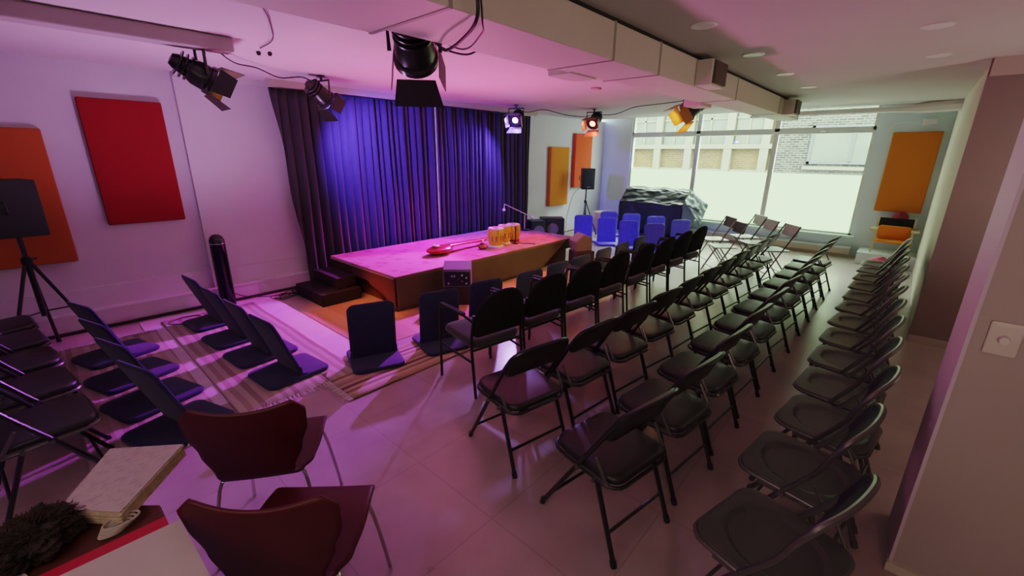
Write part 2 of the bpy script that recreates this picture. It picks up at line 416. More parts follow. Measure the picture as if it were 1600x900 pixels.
# ------------------------------------------------------------------ ceiling services
duct = thing('air_duct', 'long beige rectangular ventilation duct hanging under the ceiling', 'duct', (0, 0, 0))
yR = 1.52; zb = 2.315; zt = 2.525
m_ = MB()
secs = [(-2.6, 1.30, 0, .60), (1.30, 2.60, 0, .50), (2.60, 3.25, .0, .45), (3.25, 5.1, .0, .40), (5.1, 7.0, .0, .34), (7.0, 8.3, .0, .30)]
for k, (a, b, s_, w) in enumerate(secs):
    m_.box(a+.004, b-.004, yR, yR+w, zb, zt)
m_.build('duct_body', 'duct', duct, smooth=False, bevel=.006)
M['seam'] = mat('duct_seam', (.36, .34, .30), .6)
for k, (a, b, s_, w) in enumerate(secs):
    MB().box(b-.010, b+.010, yR-.004, yR+w+.004, zb-.004, zt+.003).build('seam', 'seam', duct, smooth=False)
MB().box(-2.6, 8.2, yR+.03, yR+.28, zt, H).build('duct_gap_shade', 'gap_shade', duct, smooth=False)  # dark filler painted as the shadow between duct and ceiling
for (xx, sgn) in ((3.95, -1), (7.25, -1)):
    b_ = MB().box(xx, xx+.34, yR-.13, yR, zb+.005, zt-.01).build('branch', 'duct', duct, smooth=False, bevel=.005)
    g = MB().box(xx+.03, xx+.31, yR-.15, yR-.13, zb+.02, zt-.02)
    g.build('grille', mat('grille_brown', (.12, .09, .07), .6), b_, smooth=False)
for xx in (2.75, 5.3):
    b_ = MB().box(xx, xx+.34, yR+.42, yR+.62, zb-.01, zb+.12).build('branch', 'duct', duct, smooth=False, bevel=.005)
    MB().box(xx+.02, xx+.32, yR+.62, yR+.635, zb, zb+.11).build('grille', 'grille', b_, smooth=False)
pipe = thing('ceiling_pipe', 'white insulated pipe running under the ceiling in front of the window', 'pipe')
MB().tube(smooth_path([(9.15, 2.4, 2.47), (9.15, 1.2, 2.47), (9.15, .5, 2.47), (9.15, .1, 2.48), (9.15, -.31, 2.50)]), [.04]*13+[.045, .05, .055, .06, .07, .075, .08, .08, .085, .085, .085, .085]).build('pipe_run', 'white_paint', pipe)
m_ = MB()
for yy in (.35, .9, 1.4): m_.tube([(9.15, yy, 2.47), (9.15, yy+.03, 2.47)], .048)
m_.build('pipe_band', 'alu', pipe)
tag(MB().box(9.9, 10.09, -.12, .06, 2.28, 2.37).build('junction_box', 'trim', bevel=.01), 'small pale box on the blue wall near the ceiling corner', 'box')
tag(MB().tube(smooth_path([(10.07, .1, 2.32), (10.06, .3, 2.33), (10.07, .42, 2.28), (10.07, .48, 2.15)]), .006).build('wall_wire', 'alu'), 'thin wire looping from the pale box on the blue wall', 'wire')
trunk = thing('cable_trunking', 'long beige box trunking fixed to the ceiling above the red panel', 'trunking')
MB().box(-3.1, 1.26, 3.93, 4.08, 2.46, 2.558).build('trunking_body', mat('trunking_paint', (.42, .37, .36), .7), trunk, smooth=False, bevel=.012)
lp = [((3.15, 1.20), 'nearest the camera in the row beside the duct'), ((4.25, 1.18), 'second from the camera in the row beside the duct'), ((5.39, 1.17), 'third from the camera in the row beside the duct'),
      ((6.51, 1.14), 'farthest from the camera beside the duct'), ((4.09, .08), 'nearer of the two towards the right wall'), ((5.21, .05), 'farther of the two towards the right wall')]
for (p, w) in lp:
    d = thing('ceiling_downlight', 'round white recessed downlight, ' + w, 'light', (p[0], p[1], H), 0, 'recessed ceiling downlights')
    MB().lathe([(.055, -.004), (.075, -.008), (.082, -.004), (.082, 0)], 28).build('trim_ring', 'white_paint', d)
    MB().lathe([(.0, -.003), (.055, -.003), (.055, 0)], 24).build('lamp', mat('lamp_face', (.8, .75, .7), .5), d)
for (u, lab) in (((1.52, 4.05), 'pair of small black ceiling screws left of centre'),):
    m_ = MB().lathe([(.012, 0), (.02, -.012), (.012, -.03)], 10, Matrix.Translation((1.55, 4.28, H))).lathe([(.012, 0), (.02, -.012), (.012, -.03)], 10, Matrix.Translation((1.62, 4.23, H)))
    tag(m_.build('ceiling_hook', 'black_metal'), 'small black ceiling fixing above the left wall panels', 'hook')
tag(MB().box(4.98, 5.08, 3.1, 3.2, H-.025, H).build('smoke_detector', mat('detector', (.5, .35, .35), .6), bevel=.01), 'small square ceiling sensor between the curtain and the duct', 'sensor')

# ------------------------------------------------------------------ wall panels
def panel(name, label, x0, x1, z0, z1, m, wall='left', y=None, t=.05):
    if wall == 'left':
        yy = y if y is not None else Y1
        o = MB().cushion([(a, b) for a, b in rrect(x1-x0, z1-z0, .012, 3)], 0, t, .01, xf=Matrix.Translation(((x0+x1)/2, yy, (z0+z1)/2)) @ Matrix.Rotation(R(90), 4, 'X')).build(name, m)
    else:
        o = MB().cushion([(a, b) for a, b in rrect(x1-x0, z1-z0, .012, 3)], 0, t, .01, xf=Matrix.Translation((X1, (x0+x1)/2, (z0+z1)/2)) @ Matrix.Rotation(R(-90), 4, 'Z') @ Matrix.Rotation(R(90), 4, 'X')).build(name, m)
    return tag(o, label, 'panel', 'fabric acoustic panels on the walls')
panel('acoustic_panel', 'large crimson red fabric panel on the left wall', .49, 1.14, 1.02, 2.24, 'red_panel', y=6.07, t=.06)
panel('acoustic_panel', 'rust orange fabric panel behind the left tripod loudspeaker', -.42, .20, .70, 1.94, 'rust_panel', y=6.07, t=.06)
panel('acoustic_panel', 'narrow orange fabric panel on the wall right of the curtain', 7.80, 8.48, .66, 1.93, 'orange_panel', t=.09)
panel('acoustic_panel', 'scarlet fabric panel high behind the far tripod loudspeaker', 8.72, 9.42, 1.03, 2.24, 'scarlet_panel', t=.09)
panel('acoustic_panel', 'amber orange fabric panel on the blue wall right of the window', -.22, .40, .87, 2.18, 'orange_panel', wall='win', t=.06)

# ------------------------------------------------------------------ curtain
def curtain(x0t, x0b, x1t, x1b, seed):
    def fn(u, v):
        z = 2.48 - v*2.43
        xa = x0t + (x0b-x0t)*v; xb = x1t + (x1b-x1t)*v
        s = u*(xb-xa)*1.0
        X = xa + u*(xb-xa)
        ph = X*58 + 3.2*math.sin(X*3.1+seed) + .8*noise.noise(Vector((X*2, v*1.2, seed)))
        amp = (.020 + .026*(v**.6)) * (1 + .6*noise.noise(Vector((X*1.7, 0, seed+4))))
        y = 5.80 + amp*math.sin(ph) + .02*math.sin(ph*.37+1) + .03*noise.noise(Vector((X*1.1, v*2, seed)))
        return (X + .012*math.cos(ph), y, z)
    return MB().grid(fn, 700, 22)
cu = curtain(2.15, 2.36, 4.54, 4.515, 1.0).build('stage_curtain', 'curtain', solid=.004)
tag(cu, 'left half of the tall dark pleated stage curtain', 'curtain', 'stage curtains')
cu = curtain(4.58, 4.555, 6.92, 6.9, 3.0).build('stage_curtain', 'curtain', solid=.004)
MB().box(-.011, .011, -.004, .004, 0, 1, Matrix(((1, 0, -.03, 4.566), (0, 1, -.03, 5.765), (0, 0, 2.40, .05), (0, 0, 0, 1)))).build('edge_tape', 'plain_paper', cu, smooth=False)
tag(cu, 'right half of the tall dark pleated stage curtain', 'curtain', 'stage curtains')
rail = thing('curtain_rail', 'pale curtain rail along the ceiling over the dark curtain', 'rail')
MB().box(2.1, 7.0, 5.68, 5.72, 2.485, H).build('rail_body', mat('rail_paint', (.42, .38, .30), .6), rail, smooth=False)

# ------------------------------------------------------------------ stage
st = thing('stage_platform', 'low carpeted stage platform with a draped brown front', 'stage', (0, 0, 0))
sx0, sx1, sy0, sy1, sz = 2.58, 6.15, 4.10, 5.66, .42
MB().box(sx0, sx1, sy0, sy1, sz-.02, sz).build('stage_carpet', 'stage_top', st, bevel=.008)
MB().box(sx0+.02, sx1-.02, sy0+.02, sy1-.02, .24, sz-.02).build('deck', 'stage_side', st, smooth=False)
MB().box(sx0+.12, sx1-.10, sy0+.10, sy1-.12, .0, .24).build('base_panel', mat('stage_base_cloth', (.09, .03, .02), .9), st, smooth=False)
def skirt(u, v):
    x = sx0+.0 + u*(sx1-.05-sx0)
    xr = 5.95 - .75*v
    x = min(x, xr) if False else sx0 + u*(xr-sx0)
    z = sz-.004 - v*(sz-.02)
    y = sy0 - .006 - .02*v - .010*math.sin(x*9+1)*v - .02*max(0, noise.noise(Vector((x*2.3, v, 2))))*v
    return (x, y, z)
MB().grid(skirt, 90, 8).build('front_skirt', 'skirt', st, solid=.004)
def skirt2(u, v):
    y = sy0 + u*.95
    z = sz-.004 - v*(.16+.25*max(0, 1-u*1.6))
    return (sx0-.008-.012*v*math.sin(y*14), y, max(.02, z))
MB().grid(skirt2, 30, 6).build('side_skirt', mat('side_skirt_cloth', (.09, .03, .025), .9), st, solid=.004)
m_ = MB()
for k in range(70):
    y = sy0+.02 + k*(sy1-sy0-.05)/70
    m_.tube([(sx0-.004, y, sz-.004), (sx0-.02, y+.004, sz-.03)], .003, 4)
m_.build('carpet_fringe', 'fringe', st)['kind'] = 'stuff'
steps = thing('stage_steps', 'dark two-tread step block at the left end of the stage', 'steps')
MB().box(2.06, 2.56, 4.86, 5.60, .0, .15).build('lower_step', mat('step_black', (.008, .005, .005), .8), steps, bevel=.008)
MB().box(2.30, 2.555, 4.95, 5.60, .15, .29).build('upper_step', mat('step_black2', (.012, .006, .005), .8), steps, bevel=.008)

# rugs and mats
tag(MB().box(.50, 1.80, 3.36, 5.80, .0, .006).build('pale_lit_area', 'pale_lit_area', smooth=False), 'pale rectangle of lamplit floor between the left floor seats and the stage', 'mat')  # pale sheet laid in for the pool of purple light
tag(MB().box(1.82, 2.55, 3.42, 4.84, .0, .004).box(2.55, 6.6, 3.42, 4.06, .0, .004).build('tan_mat', 'tan_floor', smooth=False), 'tan wooden-look mat under and before the stage', 'mat')
def rug(name, label, x0, x1, y0, y1, m, ends, rz=0, gr=None):
    cx, cy = (x0+x1)/2, (y0+y1)/2; a, b = (x1-x0)/2, (y1-y0)/2
    t = thing(name, label, 'rug', (cx, cy, .006), rz, gr)
    def fn(u, v):
        x = -a+2*a*u; y = -b+2*b*v
        return (x, y, .004+.003*noise.noise(Vector((x*3+cx, y*3+cy, 0))))
    g = MB().grid(fn, 40, 16); g.build('rug_field', m, t, solid=.006)
    f = MB(); n = 60
    for k in range(n):
        q = -1+2*(k+.5)/n + random.uniform(-.006, .006)
        for e in (-1, 1):
            L_ = .05+random.uniform(-.015, .02); d = random.uniform(-.015, .015)
            if ends == 'x': f.tube([(e*a, q*b, .003), (e*(a+L_), q*b+d, .001)], .0035, 4)
            else: f.tube([(q*a, e*b, .003), (q*a+d, e*(b+L_), .001)], .0035, 4)
    f.build('fringe', 'fringe', t)['kind'] = 'stuff'
    return t
rug('striped_rug', 'long striped tan rug under the front row of navy floor seats', 1.30, 6.75, 2.74, 3.28, 'rug', 'x')
rug('striped_rug', 'striped rug under the floor seats nearest the stage on the left', .66, 1.56, 3.12, 5.62, 'rug_side', 'y')
rug('striped_rug', 'striped rug under the outer left column of floor seats', -.10, .58, 3.05, 5.40, 'rug_side', 'y')

# ------------------------------------------------------------------ seats: prototypes (all face local +Y)
def bend_back(w, depth, z0, ytop, ybot, ztop):
    def f(p):  # p.x = across, p.y = up (0..), p.z = thickness
        t = (p.y-z0)/(ztop-z0)
        y = ybot + (ytop-ybot)*t - depth*(1-(p.x/(w/2))**2)
        return (p.x, y + p.z, p.y)
    return f

def frame_parts(t, mm, k=1.0):
    for s in (-1, 1):
        MB().tube([(s*.205, .235, .012), (s*.212, .0, .405)], .0115).tube([(s*.2055, .238, 0), (s*.205, .230, .03)], .015).build('leg', mm, t)
    for s in (-1, 1):
        MB().tube([(s*.205, -.235, .012), (s*.198, -.10, .375)], .0115).tube([(s*.2055, -.238, 0), (s*.205, -.228, .03)], .015).build('leg', mm, t)
    MB().tube([(-.205, -.185, .145), (.205, -.185, .145)], .008).build('stretcher', mm, t)
    MB().tube([(-.207, .160, .13), (.207, .160, .13)], .008).build('stretcher', mm, t)
    arch = smooth_path([(-.212, .0, .405), (-.216, -.09, .55), (-.214, -.155*k, .66), (-.190, -.20*k, .735), (-.11, -.235*k, .768), (0, -.245*k, .775),
                        (.11, -.235*k, .768), (.190, -.20*k, .735), (.214, -.155*k, .66), (.216, -.09, .55), (.212, .0, .405)], 5)
    MB().tube(arch, .0115).build('back_frame', mm, t)
    for s in (-1, 1):
        m_ = MB().box(s*.2-.006, s*.2+.006, -.17, .10, .375, .400)
        m_.tube([(s*.19, .0, .39), (s*.228, .0, .39)], .012).tube([(s*.19, -.10, .385), (s*.228, -.10, .385)], .010)
        m_.tube([(s*.21, -.16, .40), (s*.214, -.10, .50)], .008)
        m_.build('hinge_bracket', 'steel_frame', t)

def make_folding():
    t = thing('folding_chair', 'x', 'chair')
    tilt = lambda p: (p.x, p.y, p.z + .04*p.y)
    MB().cushion(rrect(.395, .39, .07, 5, 0, -.005), .388, .432, .018, dome=.008, xf=tilt).build('seat', 'black_vinyl', t)
    MB().tube([tilt(Vector((a, b, .386))) for a, b in rrect(.405, .40, .07, 4, 0, -.005)], .009, closed=True).build('seat_frame', 'black_metal', t)
    MB().cushion(arch_outline(.40, .185, .085), -.012, .014, .01, xf=back_xf).build('backrest', 'black_vinyl', t)
    frame_parts(t, 'black_metal')
    return t
def arch_outline(w, h, r):
    # rounded-top shape; x across, y up starting 0
    pts = []
    hw = w/2
    for k in range(7):
        a = PI/2*k/6; pts.append((hw-r+r*math.cos(a), h-r+r*math.sin(a)))
    for k in range(7):
        a = PI/2+PI/2*k/6; pts.append((-hw+r+r*math.cos(a), h-r+r*math.sin(a)))
    for k in range(4):
        a = PI+PI/2*k/3; pts.append((-hw+.03+.03*math.cos(a), .03+.03*math.sin(a)))
    for k in range(4):
        a = 3*PI/2+PI/2*k/3; pts.append((hw-.03+.03*math.cos(a), .03+.03*math.sin(a)))
    return pts
def back_xf(p):
    z = .585 + p.y; t = p.y/.185
    return (p.x, -.125 - .075*t - .035*(1-(p.x/.2)**2) + p.z, z)

def make_steel():
    t = thing('steel_folding_chair', 'x', 'chair')
    def dish(x, y):
        q = (x/.155)**2 + ((y+.01)/.165)**2
        return -.030*max(0, 1-q)**.4 if q < 1 else 0
    tilt = lambda p: (p.x, p.y, p.z + .04*p.y)
    MB().cushion(dense(rrect(.415, .40, .07, 4)), .402, .416, .006, zf=dish, xf=tilt, rings=16).build('seat', 'steel_dark', t)
    MB().tube([tilt(Vector((a, b, .402))) for a, b in rrect(.42, .405, .07, 4)], .008, closed=True).build('seat_frame', 'steel_frame', t)
    MB().cushion(arch_outline(.40, .185, .085), -.004, .006, .004, xf=lambda p: (back_xf(p)[0], back_xf(p)[1]+.022, back_xf(p)[2])).build('backrest', 'navy_back', t)
    frame_parts(t, 'steel_frame', .86)
    return t

def make_arm():
    t = thing('stacking_armchair', 'x', 'chair')
    tilt = lambda p: (p.x, p.y, p.z + .05*p.y - .9*max(0, p.y-.15)**1.6)
    MB().cushion(rrect(.46, .45, .08, 5, 0, .01), .385, .455, .03, dome=.012, xf=tilt).build('seat', 'seat_fabric', t)
    def bx(p):
        tt = p.y/.36
        return (p.x, -.20 - .07*tt - .04*(1-(p.x/.22)**2) + p.z, .475 + p.y)
    MB().cushion(arch_outline(.44, .365, .205), -.022, .022, .018, dome=.006, xf=bx).build('backrest', 'black_fabric', t)
    for s in (-1, 1):
        MB().tube(smooth_path([(s*.25, .225, 0), (s*.25, .222, .35), (s*.25, .21, .58), (s*.25, .17, .625), (s*.25, .10, .635)], 4), .011).build('leg', 'black_metal', t)
        MB().tube(smooth_path([(s*.235, -.245, 0), (s*.235, -.215, .25), (s*.235, -.20, .45), (s*.232, -.235, .66)], 4), .011).build('leg', 'black_metal', t)
        a = MB().cushion(rrect(.042, .33, .018, 4, s*.25, .03), .632, .652, .008).tube([(s*.25, -.12, .635), (s*.238, -.225, .61)], .010)
        a.build('armrest', 'rubber', t)
        MB().tube([(s*.25, .215, .30), (s*.235, -.21, .28)], .009).build('side_rail', 'black_metal', t)
    MB().tube([(-.24, .20, .36), (.24, .20, .36)], .009).build('crossbar', 'black_metal', t)
    MB().tube([(-.235, -.2, .37), (.235, -.2, .37)], .009).build('crossbar', 'black_metal', t)
    return t

def make_backjack(m, name='floor_chair', lean=.035):
    t = thing(name, 'x', 'floor seat')
    MB().cushion(rrect(.43, .50, .06, 4, 0, -.01), .012, .048, .015, dome=.006).build('seat_pad', m, t)
    def bx(p):
        tt = p.y/.47
        return (p.x, -lean*tt + .012*(p.x/.2)**2 + p.z, .045+p.y + .01*0)
    pan = MB().cushion(rrect(.37, .49, .05, 5, 0, .245), -.014, .014, .012, dome=.004, xf=bx).build('back_panel', m, t)
    MB().tube([bx(Vector((a, b, 0))) for a, b in rrect(.377, .497, .052, 5, 0, .245)], .010, 6, closed=True).build('piping', m, pan)
    for s in (-1, 1):
        MB().tube([(s*.19, .10, .03), (s*.195, .0, .06), (s*.19, -.005, .12)], .009).build('hinge_strap', m, t)
    return t

P_fold = make_folding(); P_steel = make_steel(); P_arm = make_arm(); P_bj = make_backjack('navy'); P_bjb = make_backjack('blue_lit_canvas'); P_bjl = make_backjack('navy', lean=.17)
used = set()
def place(proto, x, y, rz, label, group):
    o = proto if proto.name not in used else copy_tree(proto)
    used.add(proto.name)
    o.location = (x, y, 0); o.rotation_euler = (0, 0, rz); o['label'] = label; o['group'] = group
    return o
ORD = ['first', 'second', 'third', 'fourth', 'fifth', 'sixth', 'seventh', 'eighth', 'ninth', 'tenth', 'eleventh', 'twelfth', 'thirteenth']
def which(i, n):
    if i == 0: return 'nearest the camera'
    if i == n-1: return 'farthest away, by the window'
    return ORD[i] + ' from the camera'
jit = lambda a: random.uniform(-a, a)
XA = [2.20, 2.76, 3.33, 3.89, 4.48, 5.05, 5.62, 6.18]
for i, x in enumerate(XA):
    place(P_arm, x, 2.30, R(-8 + 5*min(1, i/3)+jit(1.5)), 'black padded armchair in the row behind the floor seats, ' + which(i, 8), 'row of black padded armchairs')
XB = [1.76, 2.24, 2.72, 3.20, 3.68, 4.16, 4.64, 5.13, 5.62, 6.11, 6.60]
for i, x in enumerate(XB):
    place(P_fold, x, 1.52 if i == 0 else 1.46 if i == 1 else 1.42, R(-11 if i == 0 else -6 + jit(2)), 'black padded folding chair directly behind the armchairs, ' + which(i, 11), 'second row: black padded folding chairs')
for i in range(11):
    x = 1.64 + .532*i
    o = copy_tree(P_fold); o.location = (x, .83 if i == 0 else .79, 0); o.rotation_euler = (0, 0, R(-10 if i == 0 else -5+jit(2)))
    o['label'] = 'black padded folding chair in the third row, beside the aisle, ' + which(i, 11); o['group'] = 'third row: black padded folding chairs'
for i in range(13):
    x = 1.64 + .4775*i - (.09 if i == 0 else .03 if i == 1 else 0)
    place(P_steel, x, .11 if i < 2 else .07, R((-14 if i == 0 else -9 if i == 1 else -5)+jit(2)), 'dark steel folding chair in the right-hand last row, ' + which(i, 13), 'last row: dark steel folding chairs')
LW = ['nearest the paper stack', 'second from the paper stack', 'third from the paper stack', 'fourth from the paper stack', 'beside the left loudspeaker stand']
for i, y in enumerate([3.07, 3.60, 4.10, 4.60, 5.08]):
    o = copy_tree(P_fold); o.location = (-.20-.045*i, y, 0); o.rotation_euler = (0, 0, R(-90+6+jit(2)))
    for c in o.children:
        if c.name.split('.')[0] in ('seat_frame',):
            c.material_slots[0].link = 'OBJECT'; c.material_slots[0].material = M['steel_frame']
    o['label'] = 'dark folding chair at the left edge, ' + LW[i]; o['group'] = 'folding chairs at the left edge'
# floor chairs
FB = [(1.84, 3.36, -20), (2.48, 3.20, -16), (3.06, 3.14, -12), (3.67, 3.05, -6), (4.23, 3.06, -4), (4.74, 3.06, -4), (5.37, 3.09, 0), (5.96, 3.11, 0), (6.60, 3.14, 0)]
for i, (x, y, r) in enumerate(FB):
    place(P_bj, x*.955, y*.955, R(r), 'navy floor seat with upright back in the front row, ' + which(i, 9), 'front row of navy floor seats')
LF = [(1.15, 3.50, 'nearest the camera'), (1.12, 4.04, 'second from the camera'), (1.09, 4.60, 'third from the camera'), (1.07, 5.22, 'farthest, near the black column')]
for i, (x, y, w) in enumerate(LF):
    place(P_bjl, x, y, R(-84), 'navy floor seat in the left column facing the stage, ' + w, 'left inner column of navy floor seats')
LO = [(.36, 3.24, 'nearest the red chairs'), (.31, 3.78, 'second from the red chairs'), (.27, 4.34, 'third from the red chairs'), (.24, 4.94, 'beside the left tripod')]
for i, (x, y, w) in enumerate(LO):
    place(P_bjl, x, y, R(-72), 'navy floor seat in the outer left column, ' + w, 'left outer column of navy floor seats')
FF = [(8.19, 5.24, 45), (8.22, 4.66, 45), (8.14, 4.11, 45), (8.12, 3.55, 43), (9.02, 3.38, 45), (9.2, 5.18, 45), (9.18, 4.59, 45), (9.18, 4.00, 45)]
FL_ = ['front line, leftmost beside the tripod', 'front line, second from the tripod', 'front line, third from the tripod', 'front line, fourth from the tripod', 'rightmost, beside the covered piano',
       'rear line, leftmost', 'rear line, middle', 'rear line, right, before the piano']
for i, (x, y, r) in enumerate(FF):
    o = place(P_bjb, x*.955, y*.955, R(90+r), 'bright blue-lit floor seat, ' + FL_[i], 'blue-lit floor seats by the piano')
    o.scale = (1, -1, 1) if False else (1, 1, 1)
# far folding chairs near window
def make_slim(fm, bm_, name='slim_folding_chair'):
    t = thing(name, 'x', 'chair')
    MB().cushion(rrect(.37, .36, .04, 3), .425, .440, .006).build('seat', fm, t)
    MB().cushion(rrect(.36, .16, .02, 3, 0, .08), -.008, .008, .006, xf=lambda p: (p.x, -.20-.25*p.y+p.z, .64+p.y)).build('backrest', bm_, t)
    for s in (-1, 1):
        MB().tube([(s*.19, .20, 0), (s*.19, -.04, .44)], .010).build('leg', fm, t)
        MB().tube([(s*.175, -.22, 0), (s*.175, .10, .42)], .010).build('leg', fm, t)
        MB().tube([(s*.19, -.04, .44), (s*.19, -.24, .80)], .010).build('upright', fm, t)
    MB().tube([(-.19, .15, .10), (.19, .15, .10)], .007).build('stretcher', fm, t)
    MB().tube([(-.175, -.17, .08), (.175, -.17, .08)], .007).build('stretcher', fm, t)
    return t
P_s1 = make_slim('light_tube', 'steel_dark'); P_s2 = make_slim('steel_dark', 'grey_chair')
for i, (x, y, w) in enumerate([(7.62, 2.28, 'nearer the piano'), (7.08, 1.98, 'nearer the armchairs')]):
    place(P_s1, x, y, R(40), 'slim grey-framed folding chair with dark back, ' + w, 'loose folding chairs by the window')
for i, (x, y, w) in enumerate([(8.25, 1.98, 'leftmost'), (7.75, 1.70, 'in the middle'), (7.35, 1.35, 'rightmost')]):
    place(P_s2, x, y, R(40), 'pale-backed folding chair by the window, %s of three' % w, 'loose pale-backed chairs by the window')

# red shell chairs
def make_shell():
    t = thing('shell_chair', 'x', 'chair')
    prof = smooth_path([(.225, .425), (.19, .445), (.08, .447), (-.06, .432), (-.16, .428), (-.215, .455), (-.232, .54), (-.248, .65), (-.268, .79)], 6)
    prof = [(p[0], p[1]) for p in [Vector((a[0], a[1], 0)) for a in prof]]
    n = len(prof)-1
    def wd(u):
        ks = [(0, .13), (.04, .17), (.12, .195), (.3, .205), (.42, .195), (.52, .16), (.60, .138), (.68, .150), (.80, .190), (.90, .224), (.96, .228), (1, .205)]
        for (a, wa), (b, wb) in zip(ks, ks[1:]):
            if u <= b:
                q = (u-a)/(b-a); q = q*q*(3-2*q); return wa+(wb-wa)*q
        return ks[-1][1]
    def fn(u, v):
        f = u*n; i = min(int(f), n-1); q = f-i
        y = prof[i][0]*(1-q)+prof[i+1][0]*q; z = prof[i][1]*(1-q)+prof[i+1][1]*q
        s = v*2-1; w = wd(u); x = s*w
        if u < .5:
            z += .03*(s*s)*min(1, u*5)*(1-abs(u-.25)*2)*.4; y -= .03*s*s*max(0, 1-u*12)
        else:
            k = min(1, (u-.5)/.3); y += .028*k*s*s*(w/.2); z += .035*max(0, (u-.7)/.3)*(s*s)
            z -= .03*max(0, (abs(s)-.85)/.15)**2*max(0, (u-.9)/.1)
        return (x, y, z)
    MB().grid(fn, 60, 20).build('shell', 'red_shell', t, solid=.011)
    for (sx, sy) in ((1, 1), (-1, 1), (1, -1), (-1, -1)):
        MB().tube(smooth_path([(sx*.03, sy*.03, .425), (sx*.12, sy*.115, .415), (sx*.175, sy*.17, .37), (sx*.22, sy*.215, .0)], 5), .008).build('leg', 'chrome', t)
    MB().lathe([(.09, .41), (.10, .42), (.09, .432)], 20).build('hub', 'chrome', t)
    return t
P_red = make_shell()
place(P_red, .52, 1.95, R(-90+54), 'dark red moulded shell chair with chrome legs, the one farther from the camera', 'pair of red shell chairs')
place(P_red, .42, 1.37, R(-90+45), 'dark red moulded shell chair with chrome legs, cut off by the bottom edge', 'pair of red shell chairs')

# ------------------------------------------------------------------ table with papers
def slab_quad(c, z0, z1, jitter=0, layers=1):
    m_ = MB(); n = len(c)
    for k in range(layers):
        za = z0+(z1-z0)*k/layers; zb_ = z0+(z1-z0)*(k+.85)/layers
        dx, dy = random.uniform(-jitter, jitter), random.uniform(-jitter, jitter)
        vs = [(p[0]+dx, p[1]+dy, za) for p in c]+[(p[0]+dx, p[1]+dy, zb_) for p in c]
        m_.add(vs, [tuple(range(n))[::-1], tuple(range(n, 2*n))]+[(i, (i+1) % n, (i+1) % n+n, i+n) for i in range(n)])
    return m_
def ray_z(u, v, z):
    d = FX + RX*((u-800)/FPX) + UX*((450-v)/FPX); k = (z-CZ)/d.z
    return (d.x*k, d.y*k)
def ray_y(u, v, y):
    d = FX + RX*((u-800)/FPX) + UX*((450-v)/FPX); k = y/d.y
    return (d.x*k, y, CZ+d.z*k)
tb = thing('side_table', 'dark red-brown table in the near left corner', 'table')
c = [ray_z(*p, .72) for p in ((88, 790), (-70, 858), (-250, 1150), (300, 1300), (350, 1010), (250, 788))]
slab_quad(c, .695, .725).build('table_top', 'table_wood', tb, smooth=False, bevel=.006)
for p in ((20, 850), (-180, 1120), (290, 1200), (235, 810)):
    q = ray_z(*p, .70); MB().tube([(q[0], q[1], 0), (q[0], q[1], .697)], .015).build('leg', 'black_metal', tb)
stk = thing('paper_stack', 'thick stack of printed sheets on the dark table', 'papers')
c = [ray_z(*p, .775) for p in ((92, 795), (188, 800), (286, 694), (172, 701))]
slab_quad(c, .727, .772, .003, 9).build('pages', 'paper_edge', stk, smooth=False)
slab_quad(c, .7725, .776, 0, 1).build('top_sheet', 'paper', stk, smooth=False)
c = [ray_z(*p, .732) for p in ((30, 905), (60, 955), (300, 955), (345, 905), (262, 806))]
c = [ray_z(*p, .733) for p in ((20, 918), (120, 1010), (330, 1000), (300, 900), (258, 806))]
tag(slab_quad(c, .7255, .733).build('folder', 'crimson', smooth=False), 'crimson red folder lying under a white sheet on the table', 'folder')
c = [ray_z(*p, .737) for p in ((80, 905), (130, 990), (370, 980), (332, 905), (281, 811))]
tag(slab_quad(c, .7335, .7365).build('paper_sheet', 'plain_paper', smooth=False), 'blank white sheet lying on the crimson folder', 'paper')
c = [ray_z(*p, .733) for p in ((-40, 855), (-60, 960), (50, 905), (22, 878))]
tag(slab_quad(c, .7255, .730).build('paper_sheet', 'plain_paper', smooth=False), 'white sheet corner at the very bottom left beside the dark scarf', 'paper')
cx, cy = ray_z(48, 838, .77)
def blob(u, v):
    th = u*2*PI; ph = v*PI
    d = Vector((math.sin(ph)*math.cos(th), math.sin(ph)*math.sin(th), math.cos(ph)))
    r = 1 + .38*noise.noise(d*2.3) + .22*noise.noise(d*6+Vector((3, 1, 2))) + .10*noise.noise(d*16)
    return (d.x*.100*r, d.y*.078*r, max(-.03, d.z*.058*r))
sm = MB().grid(blob, 90, 48, Matrix.Translation((cx, cy, .758)) @ Matrix.Rotation(R(40), 4, 'Z'))
sf = thing('wool_scarf', 'bundled dark brown and black woolly scarf at the bottom left', 'scarf')
sm.build('scarf_bundle', 'scarf', sf)
hr = MB()
for k in range(420):
    th = random.uniform(0, 2*PI); ph = random.uniform(0, PI/1.9)
    d = Vector((math.sin(ph)*math.cos(th), math.sin(ph)*math.sin(th), math.cos(ph)))
    p = Vector((d.x*.100, d.y*.078, d.z*.058)); p = Matrix.Rotation(R(40), 3, 'Z') @ p + Vector((cx, cy, .758))
    e = p + d*random.uniform(.008, .02) + Vector((jit(.01), jit(.01), jit(.006)))
    hr.tube([p, e], .0012, 3)
hr.build('wool_fibre', mat('tawny_wool', (.05, .025, .015), .9), sf)['kind'] = 'stuff'
cx2, cy2 = ray_z(182, 826, .735)
m_ = MB()
for k in range(5):
    a0 = k*.5
    m_.tube([(cx2 + (.028+.003*k)*math.cos(a)+.006*k-.01, cy2 + (.016+.002*k)*math.sin(a)+.003*k, .731+.004*k) for a in [2*PI*j/20 for j in range(20)]], .0035, 6, closed=True)
tag(m_.build('coiled_cord', 'cord'), 'small coil of pale cord beside the stack of sheets', 'cord')

